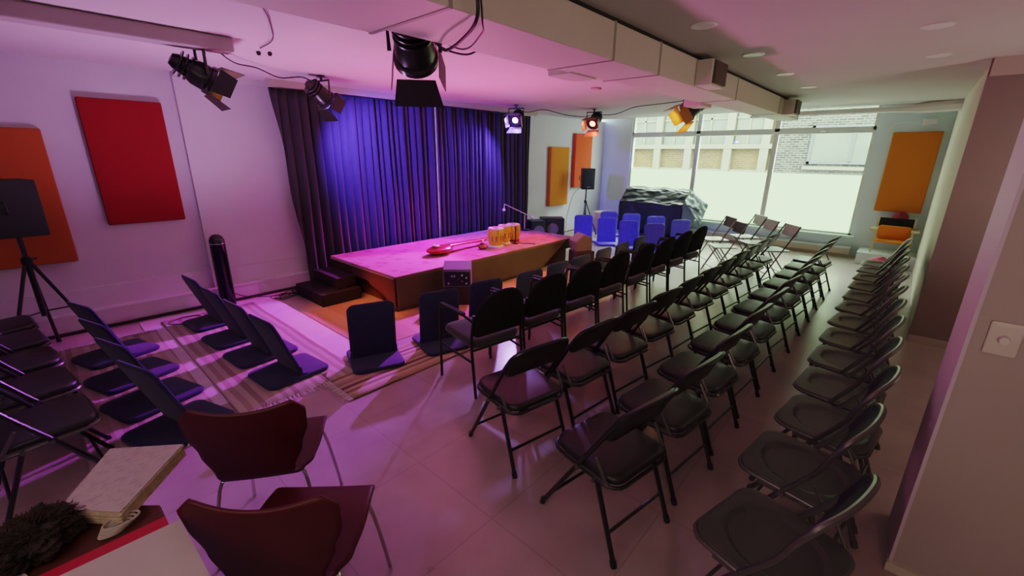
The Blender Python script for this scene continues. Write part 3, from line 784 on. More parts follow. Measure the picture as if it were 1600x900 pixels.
# ------------------------------------------------------------------ loudspeakers and stands
def speaker(label, loc, rz, tilt=0, w=.29, d=.28, h=.45):
    t = thing('loudspeaker', label, 'speaker', loc, rz, None)
    out = [(-d/2, 0), (d/2, 0), (d/2, h), (-d/2, h)]
    m_ = MB().cushion([(w/2*1, d/2), (w/2*.98, d/2+.0), (-w/2, d/2), (-w/2*.72, -d/2), (w/2*.72, -d/2)], 0, h, .012)
    m_.build('cabinet', 'plastic', t, bevel=.01)
    MB().cushion(rrect(w*.86, h*.84, .03, 4, 0, 0), 0, .012, .006, dome=.006, xf=Matrix.Translation((0, d/2-.004, h*.5)) @ Matrix.Rotation(R(-90), 4, 'X')).build('grille', 'grille', t)
    MB().tube([(-.045, d/2+.012, h*.12), (.045, d/2+.012, h*.12)], .006).build('badge', 'silver', t)
    MB().tube([(w/2*.86, -.06, h*.42), (w/2*.86+.03, -.06, h*.46), (w/2*.86+.03, -.06, h*.6), (w/2*.86, -.06, h*.64)], .009).build('handle', 'plastic', t)
    return t
def tripod(label, loc, feet, hub, top, knob=True):
    t = thing('speaker_stand', label, 'stand', loc)
    MB().tube([(0, 0, hub-.45), (0, 0, top)], .017).tube([(0, 0, hub-.5), (0, 0, hub+.02)], .021).build('pole', 'black_metal', t)
    MB().lathe([(.03, hub-.03), (.036, hub-.02), (.036, hub+.02), (.02, hub+.04)], 16).build('collar', 'black_metal', t)
    MB().tube([(0, 0, hub+.01), (.06, .02, hub+.01)], .010).build('knob', 'plastic', t)
    for (a, b) in feet:
        l = MB().tube([(a*.05, b*.05, hub-.01), (a, b, .02)], .0135).build('leg', 'black_metal', t)
        MB().tube([(a*.97, b*.97, .03), (a*1.03, b*1.03, .0)], .018).build('rubber_foot', 'rubber', l)
        MB().tube([(0, 0, hub-.46), (a*.55, b*.55, hub*.45)], .007).build('brace', 'black_metal', t)
    return t
lx, ly = -.13, 5.50
tripod('black tripod loudspeaker stand against the left wall', (lx, ly, 0), [(.03, .24), (.31, .05), (-.26, -.22)], .84, 1.06)
speaker('black loudspeaker on the left tripod before the rust orange panel', (lx+.0, ly, 1.06), R(-75), w=.34, d=.30, h=.46)
rx, ry = 8.62, 5.50
tripod('black tripod loudspeaker stand beside the far blue floor seats', (rx, ry, 0), [(-.30, -.12), (.05, -.30), (.30, .15)], .74, 1.02)
speaker('black loudspeaker on the far tripod before the scarlet panel', (rx, ry, 1.02), R(140), h=.46)
tag(MB().tube(smooth_path([(8.5, 5.5, 1.1), (8.38, 5.62, .98), (8.34, 5.7, .8), (8.33, 5.8, .4), (8.36, 5.86, .02), (8.0, 5.8, .01), (7.7, 5.7, .01)]), .005).build('speaker_cable', 'cable'), 'thin cable hanging from the far tripod loudspeaker', 'cable')

# black column (fan heater) by the wall
cf = thing('tower_column', 'slim glossy black column with rounded top by the left wall', 'column', (1.335, 5.76, 0))
MB().lathe([(.078, 0), (.080, .03), (.078, .70), (.078, .77)], 28).build('column_body', mat('gloss_black', (.008, .008, .01), .12), cf)
MB().lathe([(.0785, .745), (.0795, .75), (.0785, .757)], 28).build('trim_band', 'chrome', cf)
MB().lathe([(.078, .757), (.076, .79), (.062, .825), (.035, .85), (.0, .857)], 28).build('dome', 'black_metal', cf)
tag(MB().tube(smooth_path([(1.41, 5.78, .13), (1.55, 5.80, .05), (1.8, 5.72, .012), (2.0, 5.68, .012), (2.15, 5.6, .012)]), .005).build('column_cable', 'cable'), 'thin black cable curving from the black column to the stage', 'cable')
pts = []
for k in range(46):
    a = k*.9; pts.append((1.95+.22*math.cos(a*.53)+.07*math.cos(a*2.1)+.006*k, 5.60+.10*math.sin(a*.7)+.03*math.sin(a*1.9), .012+.012*(k % 3)))
tag(MB().tube(smooth_path(pts, 4), .005, 6).build('cable_tangle', 'cable'), 'tangle of black cables on the floor at the foot of the curtain', 'cable')
tag(MB().tube(smooth_path([(.9, 5.45, .015), (1.0, 5.55, .015), (.86, 5.62, .015), (.70, 5.50, .015), (.86, 5.40, .015), (1.15, 5.62, .015), (1.3, 5.68, .012)]), .005).build('floor_cable', 'cable'), 'thin cable looping on the pale lamplit floor behind the floor seats', 'cable')

# floor loudspeaker cabinets right of the stage
def cabinet(label, loc, rz, w, d, h):
    t = thing('floor_loudspeaker', label, 'speaker', loc, rz)
    MB().prism([(-d/2, 0), (d/2, 0), (d/2*.7, h), (-d/2, h)], -w/2, w/2).build('cabinet', 'plastic', t, bevel=.012, smooth=False)
    MB().lathe([(.11, 0), (.12, .01), (.10, .012), (.03, -.01), (.0, .0)], 24, Matrix.Translation((0, d/2*.86+.004, h*.55)) @ Matrix.Rotation(R(-82), 4, 'X')).build('driver_cone', mat('cone_grey', (.16, .15, .16), .5), t)
    MB().cushion(rrect(w*.8, h*.75, .03, 4), 0, .01, .004, xf=Matrix.Translation((0, d/2*.85-.004, h*.5)) @ Matrix.Rotation(R(-82), 4, 'X')).build('baffle', 'black_metal', t)
    return t
cabinet('larger black floor loudspeaker beyond the right end of the stage', (7.42, 5.55, 0), R(135), .50, .40, .48)
cabinet('smaller black floor loudspeaker between the stage and the larger one', (6.98, 5.62, 0), R(150), .30, .36, .46)

# wedge monitor on the stand in front of the stage
stn = thing('monitor_stand', 'dark box stand at the front edge of the stage', 'stand', (3.30, 3.86, 0), R(-45))
MB().box(-.15, .15, -.11, .13, .0, .235).build('stand_box', mat('stand_brown', (.05, .035, .02), .8), stn, bevel=.008)
wm = thing('wedge_monitor', 'small amplifier with knobs on the box stand before the stage', 'monitor', (3.30, 3.86, .235), R(-45))
MB().prism([(-.13, 0), (.12, 0), (.12, .20), (.05, .285), (-.11, .21)], -.165, .165).build('cabinet', 'grey_lilac', wm, bevel=.006, smooth=False)
MB().box(-.15, .15, -.142, -.128, .02, .195).build('rear_panel', 'black_metal', wm, smooth=False)
for (a, b, m2) in ((-.10, .05, 'silver'), (-.06, .14, 'silver'), (-.03, .05, 'black_metal'), (-.03, .14, 'silver'), (.02, .10, 'black_metal'), (.06, .15, 'silver'), (.06, .08, 'brass'), (.11, .12, 'silver'), (.11, .05, 'silver')):
    MB().tube([(a, -.142, b), (a, -.158, b)], .011, 12).build('knob', m2, wm)
stn2 = thing('monitor_box', 'brown box at the right front corner of the stage', 'box', (6.02, 3.86, 0), R(-30))
MB().box(-.17, .17, -.14, .14, 0, .24).build('box_body', mat('box_brown', (.10, .055, .03), .85), stn2, bevel=.008)
wm2 = thing('wedge_monitor', 'tilted brown-lit wedge monitor on the box at the right end of the stage', 'monitor', (6.03, 3.90, .245), R(60))
MB().prism([(-.14, .0), (.13, .0), (.15, .15), (-.02, .27), (-.14, .22)], -.15, .15).build('cabinet', mat('wedge_brown', (.32, .22, .14), .7), wm2, bevel=.006, smooth=False)
MB().prism([(.140, .158), (-.01, .272), (-.008, .278), (.146, .164)], -.13, .13).build('front_grille', mat('wedge_lit_front', (.5, .32, .22), .7), wm2, smooth=False)  # orange light on the slanted top put into this lighter colour

# ------------------------------------------------------------------ instruments on the stage
def drum(name, label, loc, r, h, belly, strapc, bodyc):
    t = thing(name, label, 'drum', loc)
    MB().lathe([(r*.62, 0), (r*.86, h*.10), (r*belly, h*.38), (r*1.02, h*.75), (r*.96, h*.95), (r*.9, h*.98)], 32).build('shell', bodyc, t)
    MB().lathe([(r*.99, h*.93), (r*1.05, h*.96), (r*.99, h*1.01), (0, h*1.0)], 32).build('skin', 'tabla_skin', t)
    MB().lathe([(r*.42, h*1.0), (r*.40, h*1.012), (0, h*1.014)], 24).build('black_spot', 'black_vinyl', t)
    m_ = MB(); n = 16
    for k in range(n):
        a = 2*PI*k/n; b = a+PI/n
        m_.tube([(r*1.05*math.cos(a), r*1.05*math.sin(a), h*.95), (r*(belly+.05)*math.cos((a+b)/2), r*(belly+.05)*math.sin((a+b)/2), h*.42), (r*.84*math.cos(b), r*.84*math.sin(b), h*.07)], .005, 5)
    m_.build('straps', strapc, t)
    if name == 'tabla_drum':
        for k in range(4):
            a = R(200+30*k)
            MB().tube([(r*1.06*math.cos(a), r*1.06*math.sin(a), h*.35), (r*1.06*math.cos(a), r*1.06*math.sin(a), h*.62)], .014, 10).build('tuning_peg', 'wood', t)
    MB().tube([(r*.85*math.cos(a), r*.85*math.sin(a), .012) for a in [2*PI*k/24 for k in range(24)]], .022, 8, closed=True).build('ring_cushion', 'cap_red' if name != 'tabla_drum' else 'bone', t)
    return t
M['tabla_wood'] = mat('yellow_drum_body', (.75, .42, .03), .4, var=.25, scale=14)
M['strap'] = mat('yellow_lit_straps', (.80, .60, .10), .7)  # yellow of the stage lamps is put into the strap colour
drum('tabla_drum', 'leftmost of three yellow hand drums on the stage, nearest the string instrument', (4.60, 4.48, sz+.0), .112, .285, 1.06, 'strap', 'tabla_wood')
drum('tabla_drum', 'middle of the three yellow hand drums on the stage', (4.86, 4.55, sz+.0), .092, .29, 1.08, 'strap', 'tabla_wood')
drum('bass_drum', 'rightmost of the three yellow hand drums on the stage', (5.14, 4.62, sz+.0), .105, .27, 1.10, 'strap', 'tabla_wood')
tn = thing('tanpura', 'red long-necked string instrument lying on the stage carpet', 'instrument', (3.66, 4.66, sz), R(5))
MB().grid(lambda u, v: (lambda a, x: ((x), .145*math.sin(PI*min(1, max(0, (x+.22)/.50)))**.62*math.cos(a)*(1 if x < .1 else max(.2, 1-(x-.1)*3.4)), .075+.085*math.sin(PI*min(1, max(0, (x+.22)/.56)))**.6*math.sin(a)*(.55 if math.sin(a) > 0 else .85)))(2*PI*v, -.22+.5*u), 36, 28).build('gourd_body', 'tanpura', tn)
MB().grid(lambda u, v: (.18+.84*u, (.060-.022*u)*math.cos(2*PI*v), .10-.03*u+.022*math.sin(2*PI*v)), 20, 14).build('neck', 'tanpura', tn)
MB().cushion(rrect(.07, .10, .02, 3, -.06, 0), .12, .145, .006).build('bridge', 'bone', tn)
m_ = MB()
for s in (-1.5, -.5, .5, 1.5): m_.tube([(-.06, s*.012, .147), (.98, s*.008, .098)], .0012, 4)
m_.build('strings', 'silver', tn)
for k, (a, b) in enumerate(((.92, 1), (.97, -1), (.86, -1), (.88, 1))):
    MB().tube([(a, b*.02, .075), (a, b*.085, .08)], [.006, .014], 8).build('tuning_peg', 'bone', tn)
pot = thing('brass_pot', 'small round brass pot beside the string instrument neck', 'pot', (4.34, 4.50, sz))
MB().lathe([(.03, 0), (.06, .012), (.075, .035), (.065, .06), (.035, .075), (.03, .085), (.045, .095), (.03, .1), (0, .1)], 24).build('bowl', mat('copper_brown', (.35, .12, .04), .35, metal=.6), pot)
MB().tube([(0, 0, .09), (.02, .01, .13)], .007).build('stem', 'brass', pot)
tag(MB().tube(smooth_path([(4.98, 4.36, sz+.03), (5.05, 4.32, sz+.008), (5.12, 4.25, sz+.006), (5.14, 4.15, sz+.006)]), .006).build('microphone_lead', 'cable'), 'short dark lead running from the drums to the stage edge', 'cable')
mh = thing('upright_microphone', 'dark upright microphone standing between the two right drums', 'microphone', (4.98, 4.42, sz))
MB().lathe([(.05, 0), (.05, .012), (.01, .016)], 20).build('base', 'black_metal', mh)
MB().tube([(0, 0, .01), (0, 0, .27)], .011).build('body', 'black_metal', mh)
ms = thing('microphone_stand', 'boom microphone stand at the back of the stage behind the drums', 'stand', (6.05, 5.15, sz))
MB().lathe([(.10, 0), (.10, .015), (.02, .02)], 24).build('base', 'black_metal', ms)
MB().tube([(0, 0, .01), (0, 0, .28)], .010).build('pole', 'silver', ms)
MB().tube([(.12, -.06, .24), (-.42, .12, .50)], .008).build('boom', 'silver', ms)
MB().tube([(-.42, .12, .50), (-.38, .12, .62), (-.28, .10, .56)], .004).build('loop', 'cable', ms)
MB().tube([(-.42, .12, .50), (-.45, .10, .42)], .006).lathe([(0, .03), (.022, .02), (.028, 0), (.022, -.02), (0, -.028)], 14, Matrix.Translation((-.455, .10, .40))).build('microphone', 'white_paint', ms)
MB().lathe([(0, .035), (.03, .02), (.034, 0), (.03, -.02), (0, -.035)], 14, Matrix.Translation((.14, -.07, .235))).build('counterweight', 'white_paint', ms)

# ------------------------------------------------------------------ covered piano
pn = thing('covered_piano', 'upright piano under a crumpled black plastic cover by the window', 'piano')
pa, pb = 3.56, 5.05
def cover(u, v):
    y = pa + (pb-pa)*u
    path = [(9.38, .05), (9.40, .45), (9.42, .74), (9.52, .82), (9.66, .98), (9.74, 1.04), (9.93, 1.06), (9.96, .6), (9.97, .1)]
    f = v*(len(path)-1); i = min(int(f), len(path)-2); q = f-i
    x = path[i][0]*(1-q)+path[i+1][0]*q; z = path[i][1]*(1-q)+path[i+1][1]*q
    n1 = noise.noise(Vector((y*3.2, v*9, 1))); n2 = noise.noise(Vector((y*8, v*20, 5)))
    z += (.030*n1+.006*n2)*(1 if z > .6 else .1); x -= .03*abs(n1)+.012*n2 + (.05*math.sin(y*11)*max(0, (.7-z)) * .4)
    return (x, y, z)
MB().grid(cover, 80, 60).build('plastic_cover', 'tarp', pn, solid=.003)
def endc(yv, sgn):
    def f(u, v):
        x = 9.40+.56*u; top = .74 if u < .1 else (.74+.30*min(1, (u-.1)/.45))
        z = .06+(top-.06)*v
        return (x, yv + sgn*(.02*noise.noise(Vector((x*6, z*5, 2)))+.04*(1-v)), z)
    return f
MB().grid(endc(pa, -1), 20, 20).grid(endc(pb, 1), 20, 20).build('cover_end', 'tarp', pn, solid=.003)
def flap(u, v):
    y = pa - .02 - .42*u; x = 9.45 + .35*v - .1*u
    z = .82 + .22*v - .28*u - .18*u*(1-v) + .05*noise.noise(Vector((u*5, v*5, 3)))
    return (x, y, z)
MB().grid(flap, 20, 16).build('cover_flap', 'tarp_light', pn, solid=.003)
def flap2(u, v):
    y = pa - .01 - .33*u*(v**.7); x = 9.42 + .1*u
    return (x, y, .12+.68*v+.03*noise.noise(Vector((u*6, v*6, 9))) - .12*u)
MB().grid(flap2, 16, 20).build('cover_fold', 'tarp_light', pn, solid=.003)
# pale bundle behind far tripod
def bundle(u, v):
    th = u*2*PI; ph = v*PI/2
    n_ = noise.noise(Vector((math.cos(th)*1.5, math.sin(th)*1.5, v*3)))
    return (9.45+(.26+.05*n_)*math.cos(th)*math.sin(ph)**.4, 5.55+(.26+.05*n_)*math.sin(th)*math.sin(ph)**.4, .45*math.cos(ph)**.4)
tag(MB().grid(bundle, 40, 14).build('covered_bundle', mat('pale_pink_cloth', (.60, .48, .46), .9, var=.15, scale=8)), 'pale cloth-covered bundle behind the far tripod', 'bundle')

# ------------------------------------------------------------------ director chair with hat at far right
dc = thing('director_chair', 'pale wooden armchair with orange canvas seat beneath the far orange panel', 'chair', (9.78, .05, .205), R(90))
for s in (-1, 1):
    MB().box(s*.24-.014, s*.24+.014, -.15, -.12, 0, .58).build('back_post', 'pine', dc, smooth=False)
    MB().box(s*.24-.014, s*.24+.014, .17, .20, 0, .40).build('leg', 'pine', dc, smooth=False)
    MB().box(s*.24-.025-(.05 if s < 0 else 0), s*.24+.025+(.05 if s > 0 else 0), -.15, .24, .38, .405).build('armrest', 'pine', dc, smooth=False)
MB().box(-.24, .24, -.142, -.128, .42, .57).build('back_sling', 'dark_cloth', dc, smooth=False)
MB().cushion(rrect(.44, .24, .05, 4, 0, .13), -.006, .03, .01, dome=.02, xf=Matrix.Translation((0, -.12, .20)) @ Matrix.Rotation(R(75), 4, 'X')).build('orange_cushion', 'orange_canvas', dc)
MB().cushion(rrect(.44, .34, .03, 4, 0, .03), .18, .21, .01).build('seat', 'orange_canvas', dc)
def hat(u, v):
    th = u*2*PI; ph = v*PI/2
    k = 1+.10*noise.noise(Vector((math.cos(th)*2, math.sin(th)*2, v*3)))
    return (.16*k*math.cos(th)*math.sin(ph), .11*k*math.sin(th)*math.sin(ph), .11*math.cos(ph)*k)
tag(MB().grid(hat, 30, 12, Matrix.Translation((9.90, .02, .785))).build('wool_hat', 'cap_red'), 'dark pink woolly hat resting on the back of the orange-seated chair', 'hat')
def bag(u, v):
    th = u*2*PI; ph = v*PI
    d = Vector((math.sin(ph)*math.cos(th), math.sin(ph)*math.sin(th), math.cos(ph))); k = 1+.3*noise.noise(d*2)
    return (8.9+.10*d.x*k, .12+.16*d.y*k, .13+.12*d.z*k)
tag(MB().grid(bag, 30, 16).build('pink_bag', mat('pink_cloth', (.55, .10, .16), .8, var=.4, scale=18)), 'crumpled pink bag on the floor beyond the last steel chair', 'bag')

# ------------------------------------------------------------------ light switch
sw = thing('light_switch', 'white wall plate with a round dimmer knob on the near right wall', 'switch', (2.23, -.66, 1.19))
d = FX + RX*((1568-800)/FPX) + UX*((450-530)/FPX); k = 2.228/d.x
sw.location = (2.228, d.y*k, CZ+d.z*k)
MB().cushion(rrect(.085, .125, .008, 3), 0, .007, .004, xf=Matrix.Rotation(R(-90), 4, 'Z') @ Matrix.Rotation(R(90), 4, 'X')).build('plate', mat('switch_plate', (.62, .56, .50), .4), sw)
MB().tube([(-.006, 0, 0), (-.028, 0, 0)], [.016, .013], 16).build('knob', mat('switch_knob', (.70, .64, .58), .35), sw)

# ------------------------------------------------------------------ stage lights
def aim(loc, tgt):
    return (Vector(tgt)-Vector(loc)).to_track_quat('-Z', 'Y')
def fixture(label, loc, tgt, glow, flap, s=1.0, inner=None, roll=0, top=H):
    t = thing('stage_light', label, 'stage light', loc, 0, 'stage lights under the ceiling')
    q = (aim(loc, tgt) @ Matrix.Rotation(R(roll), 3, 'Z').to_quaternion()).to_matrix().to_4x4()
    S = q @ Matrix.Scale(s, 4)
    MB().lathe([(0, .20), (.035, .195), (.05, .17), (.062, .10), (.085, .05), (.088, -.02), (.10, -.025), (.10, -.05), (.088, -.055)], 24, S).build('housing', 'black_metal', t)
    fins = MB()
    for z in (.15, .12, .09): fins.lathe([(.05, z-.005), (.085, z-.004), (.085, z+.004), (.05, z+.005)], 20, S)
    fins.build('cooling_fins', 'black_metal', t)
    MB().lathe([(0, -.048), (.052, -.049), (.052, -.054), (0, -.060)], 24, S).build('lens', glow, t)
    MB().lathe([(.052, -.047), (.086, -.052), (.086, -.056), (.052, -.051)], 24, S).build('lens_ring', 'steel_dark', t)
    for k in range(4):
        rk = Matrix.Rotation(k*PI/2, 4, 'Z')
        fl = [(-.085, 0), (.085, 0), (.115, .14), (-.115, .14)] if k % 2 == 0 else [(-.085, 0), (.085, 0), (.07, .11), (-.07, .11)]
        vs = [(a, .10+b*.22, -.055-b*.97) for a, b in fl]; vs2 = [(a, y+.003, z) for a, y, z in vs]
        MB().add(vs+vs2, [(0, 1, 2, 3), (7, 6, 5, 4), (0, 4, 5, 1), (1, 5, 6, 2), (2, 6, 7, 3), (3, 7, 4, 0)], S @ rk).build('barn_door', flap, t, smooth=False)
    # yoke: from side pivots up to the ceiling clamp
    ax = (q @ Vector((1, 0, 0))); ax.z = 0; ax = ax.normalized() if ax.length > .1 else Vector((1, 0, 0))
    hgt = top-loc[2]
    y_ = [ax*.11*s, ax*.115*s+Vector((0, 0, hgt*.75)), ax*-.115*s+Vector((0, 0, hgt*.75)), ax*-.11*s]
    MB().tube(y_, .008*s+.002, 6).build('yoke', 'black_metal', t)
    MB().tube([(0, 0, hgt*.72), (0, 0, hgt)], .014).lathe([(.04, hgt-.012), (.04, hgt)], 16).build('ceiling_clamp', 'black_metal', t)
    return t
F1 = (*ray_z(318, 120, 2.29), 2.29); F2 = (2.42, 5.02, 2.34); F3 = (1.66, 2.26, 2.31); F4 = (5.86, 5.22, 2.34); F5 = (7.20, 4.52, 2.34); F6 = (6.02, 2.33, 2.34)
fixture('black stage light with amber-edged flaps above the crimson panel', F1, (2.9, 4.05, 1.3), 'amber_glow', 'flap_black', 1.08)
fixture('black stage light with blue glow in front of the curtain\'s left end', F2, (4.3, 5.35, .9), 'blue_glow', 'flap_black', 1.1)
fixture('large black stage light with yellow glow hanging at the duct edge', F3, (3.1, 3.9, .9), 'amber_glow', 'flap_black', 1.3)
fixture('stage light glowing violet white at the curtain\'s right end', F4, (2.2, 3.6, .3), 'violet_glow', 'flap_lit_violet', 1.15)
fixture('stage light glowing red orange before the scarlet wall panel', F5, (4.0, 3.9, .3), 'red_glow', 'flap_lit_red', 1.2)
fixture('stage light with amber-lit flaps near the window', F6, (4.4, 3.9, .6), 'amber_glow', 'flap_lit_amber', 1.3)
def cable(label, pts, r=.006, name='light_cable'):
    return tag(MB().tube(smooth_path(pts, 8), r, 6).build(name, 'cable'), label, 'cable')
cable('black cable along the ceiling between the two left stage lights', [(F1[0]+.04, F1[1]+.02, 2.45), (1.15, 4.15, 2.53), (1.45, 4.6, 2.50), (1.72, 4.85, 2.52), (2.0, 5.05, 2.49), (2.25, 5.1, 2.53), (2.38, 5.05, 2.47)])
cable('black cable draped from the violet light to the red light', [(F4[0], F4[1], 2.47), (6.1, 5.15, 2.46), (6.35, 5.0, 2.51), (6.7, 4.8, 2.44), (7.0, 4.62, 2.42), (7.15, 4.55, 2.46)])
cable('black cable draped from the red light towards the duct', [(F5[0], F5[1], 2.46), (7.2, 4.1, 2.45), (7.1, 3.7, 2.53), (6.9, 3.2, 2.53), (6.5, 2.7, 2.50), (6.1, 2.4, 2.47)])
cable('wavy cable from the large stage light along the ceiling', [(F3[0]+.08, F3[1], 2.42), (1.85, 2.25, 2.36), (2.0, 2.2, 2.34), (2.15, 2.18, 2.40), (2.4, 2.12, 2.44), (2.6, 2.08, 2.5)])
cable('thick cable looping under the duct from the large stage light', [(F3[0]+.1, F3[1]-.02, 2.42), (1.62, 1.95, 2.27), (1.50, 1.65, 2.27), (1.42, 1.49, 2.30), (1.40, 1.47, 2.40), (1.40, 1.47, 2.47)], .008)
cable('thin cable looping under the duct beside the thick one', [(F3[0]+.1, F3[1]+.02, 2.42), (1.70, 1.9, 2.28), (1.55, 1.6, 2.28), (1.45, 1.49, 2.29), (1.43, 1.48, 2.40)], .004)
cable('faint cable across the ceiling towards the left trunking', [(1.2, 2.1, 2.53), (1.0, 2.6, 2.54), (1.25, 3.2, 2.545), (1.45, 3.7, 2.545), (1.5, 4.1, 2.55)], .004)

# ------------------------------------------------------------------ outside: building across the street
ob = thing('street_building', 'cream and tan brick building across the street with tall windows', 'building')
bx = 22.0
MB().box(bx, bx+.5, 4.7, 26, -2, 1.2).box(bx+.12, bx+.5, 4.7, 26, 1.2, 9).build('wall_face', 'brick', ob, smooth=False)
m_ = MB()
ys = [5.05, 6.55, 8.35, 9.9, 11.5, 13.1, 14.8]
for yv in ys: m_.box(bx-.12, bx+.2, yv-.17, yv+.17, -2, 9)
m_.box(bx-.14, bx+.2, 4.7, 26, 2.12, 2.32).box(bx-.1, bx+.2, 4.7, 26, 4.6, 5.1)
m_.box(bx-.04, bx+.2, 4.7, 26, 1.12, 1.22)
m_.build('stone_trim', 'stone', ob, smooth=False)
for yv, yn in zip(ys, ys[1:]):
    w_ = MB().box(bx+.05, bx+.14, yv+.22, yn-.22, 2.32, 4.6).build('window', 'win_outside', ob, smooth=False)
    MB().box(bx, bx+.1, (yv+yn)/2-.04, (yv+yn)/2+.04, 2.32, 4.6).box(bx, bx+.1, yv+.2, yn-.2, 3.4, 3.48).build('window_frame', 'stone', w_, smooth=False)
    MB().box(bx-.02, bx+.1, yv+.25, yn-.25, .6, 1.1).build('dark_opening', 'win_frame_out', ob, smooth=False)
ob2 = thing('neighbour_building', 'grey-brown brick building with a wide window opposite the right bay', 'building')
MB().box(bx-.1, bx+.5, -10, 4.7, -2, 9).build('wall_face', 'brick_grey', ob2, smooth=False)
w_ = MB().box(bx-.14, bx, -1.2, 3.3, 1.62, 2.9).build('window', 'win_outside', ob2, smooth=False)
MB().box(bx-.18, bx-.1, -1.3, 3.4, 1.52, 1.62).box(bx-.18, bx-.1, 3.3, 3.4, 1.52, 3.0).box(bx-.18, bx-.1, 1.95, 2.02, 1.6, 2.9).box(bx-.18, bx-.1, -1.3, 3.4, 2.9, 3.0).build('window_frame', 'win_frame_out', w_, smooth=False)
MB().box(bx-.25, bx-.1, -1.4, 3.5, 1.30, 1.42).build('ledge', 'stone', ob2, smooth=False)
struct('ground', MB().box(10.4, 22.5, -14, 26, -1.2, -1.1), 'road')

# ------------------------------------------------------------------ lights
def spot(name, loc, tgt, rgb, power, ang=50, blend=.5, rad=.05, square=False):
    l = bpy.data.lights.new(name, 'SPOT'); l.energy = power; l.color = rgb; l.spot_size = R(ang); l.spot_blend = blend; l.shadow_soft_size = rad
    o = bpy.data.objects.new(name, l); col.objects.link(o)
    q = aim(loc, tgt); o.rotation_euler = q.to_euler()
    f = (Vector(tgt)-Vector(loc)).normalized(); o.location = Vector(loc) + f*.13
    return o
spot('amber_lamp', F1, (2.1, 4.45, .0), (1, .22, .02), 520, 34, .6)
spot('blue_lamp', F2, (3.9, 5.8, 1.5), (.10, .07, 1), 720, 100, 1.0)
spot('blue_lamp_far', (2.5, 4.95, 2.34), (8.1, 4.4, .0), (.10, .08, 1), 560, 15, .5)
spot('yellow_lamp', F3, (4.9, 3.6, .0), (1, .78, .36), 90, 40, .6)
spot('violet_lamp', F4, (.9, 3.9, .0), (.50, .13, 1), 1400, 38, .35)
spot('violet_lamp_front', F4, (1.9, 1.8, .0), (.50, .28, 1), 260, 22, .4)
spot('violet_lamp_curtain', (5.95, 5.25, 2.34), (5.2, 5.8, 1.3), (.14, .09, 1), 380, 110, 1.0)
spot('magenta_lamp', (5.7, 5.1, 2.34), (3.5, 4.85, .4), (1, .04, .80), 800, 56, .7)
spot('red_lamp', F5, (4.9, 4.6, .4), (1, .08, .06), 560, 40, .6)
spot('amber_lamp_far', F6, (4.6, 3.6, .0), (1, .66, .30), 100, 50, .5)
# stray light just behind each lens, catching the inside of the flaps
for n_, (p_, q_, c_) in enumerate(((F1, (2.9, 4.05, 1.3), (1, .30, .05)), (F2, (4.3, 5.35, .9), (.25, .2, 1)), (F3, (3.1, 3.9, .9), (1, .72, .2)),
                                   (F4, (2.2, 3.6, .3), (.6, .45, 1)), (F5, (4.0, 3.9, .3), (1, .25, .12)), (F6, (4.4, 3.9, .6), (1, .6, .15)))):
    f_ = (Vector(q_)-Vector(p_)).normalized(); l_ = spot('lens_spill', p_, q_, c_, 5, 165, .3, .02); l_.location = Vector(p_) + f_*.085
# added unseen lamps for the bounce off stage and curtain onto ceiling and wall
spot('stage_bounce_fill', (3.7, 4.25, .5), (3.5, 3.3, 2.5), (1, .19, .48), 230, 150, .9, .2)
spot('left_bounce_fill', (1.2, 4.4, .4), (1.2, 4.3, 2.5), (.80, .42, .90), 135, 160, .9, .2)

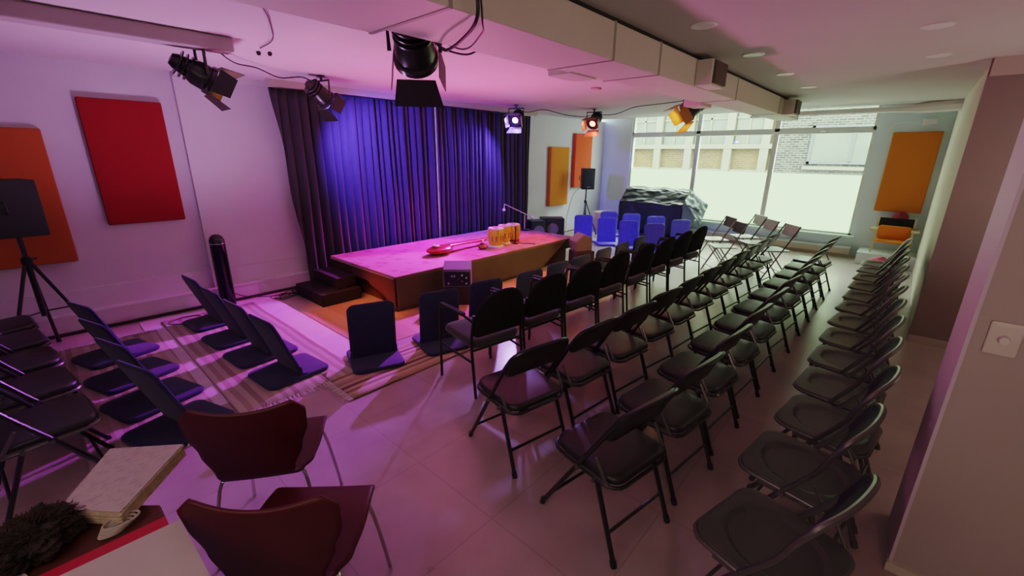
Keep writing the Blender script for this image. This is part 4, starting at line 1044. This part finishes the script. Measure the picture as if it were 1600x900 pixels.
# daylight through the window
a = bpy.data.lights.new('window_portal', 'AREA'); a.shape = 'RECTANGLE'; a.size = 4.6; a.size_y = 1.1
a.cycles.is_portal = True
ao = bpy.data.objects.new('window_portal', a); col.objects.link(ao)
ao.location = (X1+.13, 2.94, 2.02); ao.rotation_euler = (0, R(90), 0)
ao.rotation_euler = Vector((-1, 0, 0)).to_track_quat('-Z', 'Y').to_euler()
sun = bpy.data.lights.new('sun', 'SUN'); sun.energy = 2.6; sun.angle = R(3); sun.color = (1, .97, .88)
so = bpy.data.objects.new('sun', sun); col.objects.link(so)
so.rotation_euler = Vector((1, .35, -1.1)).to_track_quat('-Z', 'Y').to_euler()
sky = bpy.data.lights.new('soft_sky_light', 'SUN'); sky.energy = 34; sky.angle = R(60); sky.color = (.92, 1, .90)
sko = bpy.data.objects.new('soft_sky_light', sky); col.objects.link(sko)
sko.rotation_euler = Vector((-1, .05, -.80)).to_track_quat('-Z', 'Y').to_euler()
# soft fill from added, unseen lamps around the camera and in the alcove
def area(name, loc, tgt, sx, sy, rgb, power):
    l = bpy.data.lights.new(name, 'AREA'); l.shape = 'RECTANGLE'; l.size = sx; l.size_y = sy; l.energy = power; l.color = rgb
    o = bpy.data.objects.new(name, l); col.objects.link(o); o.location = loc; o.rotation_euler = aim(loc, tgt).to_euler(); return o
area('back_fill', (-.9, .9, 2.5), (.9, 1.6, .0), 1.6, 1.6, (1, .72, .70), 20)
spot('behind_fill', (-1.3, -1.1, 1.3), (.6, -.6, 2.56), (1, .78, .62), 68, 150, .9, .15)
spot('alcove_up_fill', (4.6, -1.9, .5), (4.6, -.8, 2.56), (1, .84, .68), 55, 150, .9, .15)
area('alcove_fill', (4.0, -2.4, 2.5), (4.4, -1.0, .0), .8, .8, (1, .78, .62), 16)

w = bpy.data.worlds.new('world'); sc.world = w; w.use_nodes = True
wn = w.node_tree.nodes['Background']; wn.inputs[0].default_value = (.86, 1.0, .93, 1); wn.inputs[1].default_value = 14

sc.view_settings.view_transform = 'Standard'
sc.view_settings.look = 'None'
sc.view_settings.exposure = 0
vs = sc.view_settings
vs.use_curve_mapping = True
cm = vs.curve_mapping; cm.white_level = (6, 6, 6)
cc = cm.curves[3]
cc.points[0].location = (0, 0); cc.points[-1].location = (1, 1)
for p in ((.0025, .010), (.0067, .038), (.0133, .092), (.0333, .245), (.0833, .46), (.1667, .645), (.3333, .79), (.5333, .88)): cc.points.new(*p)
cm.update()
sc.cycles.use_denoising = True
sc.cycles.max_bounces = 8; sc.cycles.diffuse_bounces = 4; sc.cycles.glossy_bounces = 3; sc.cycles.transparent_max_bounces = 8
sc.cycles.sample_clamp_indirect = 6
sc.cycles.caustics_reflective = False; sc.cycles.caustics_refractive = False
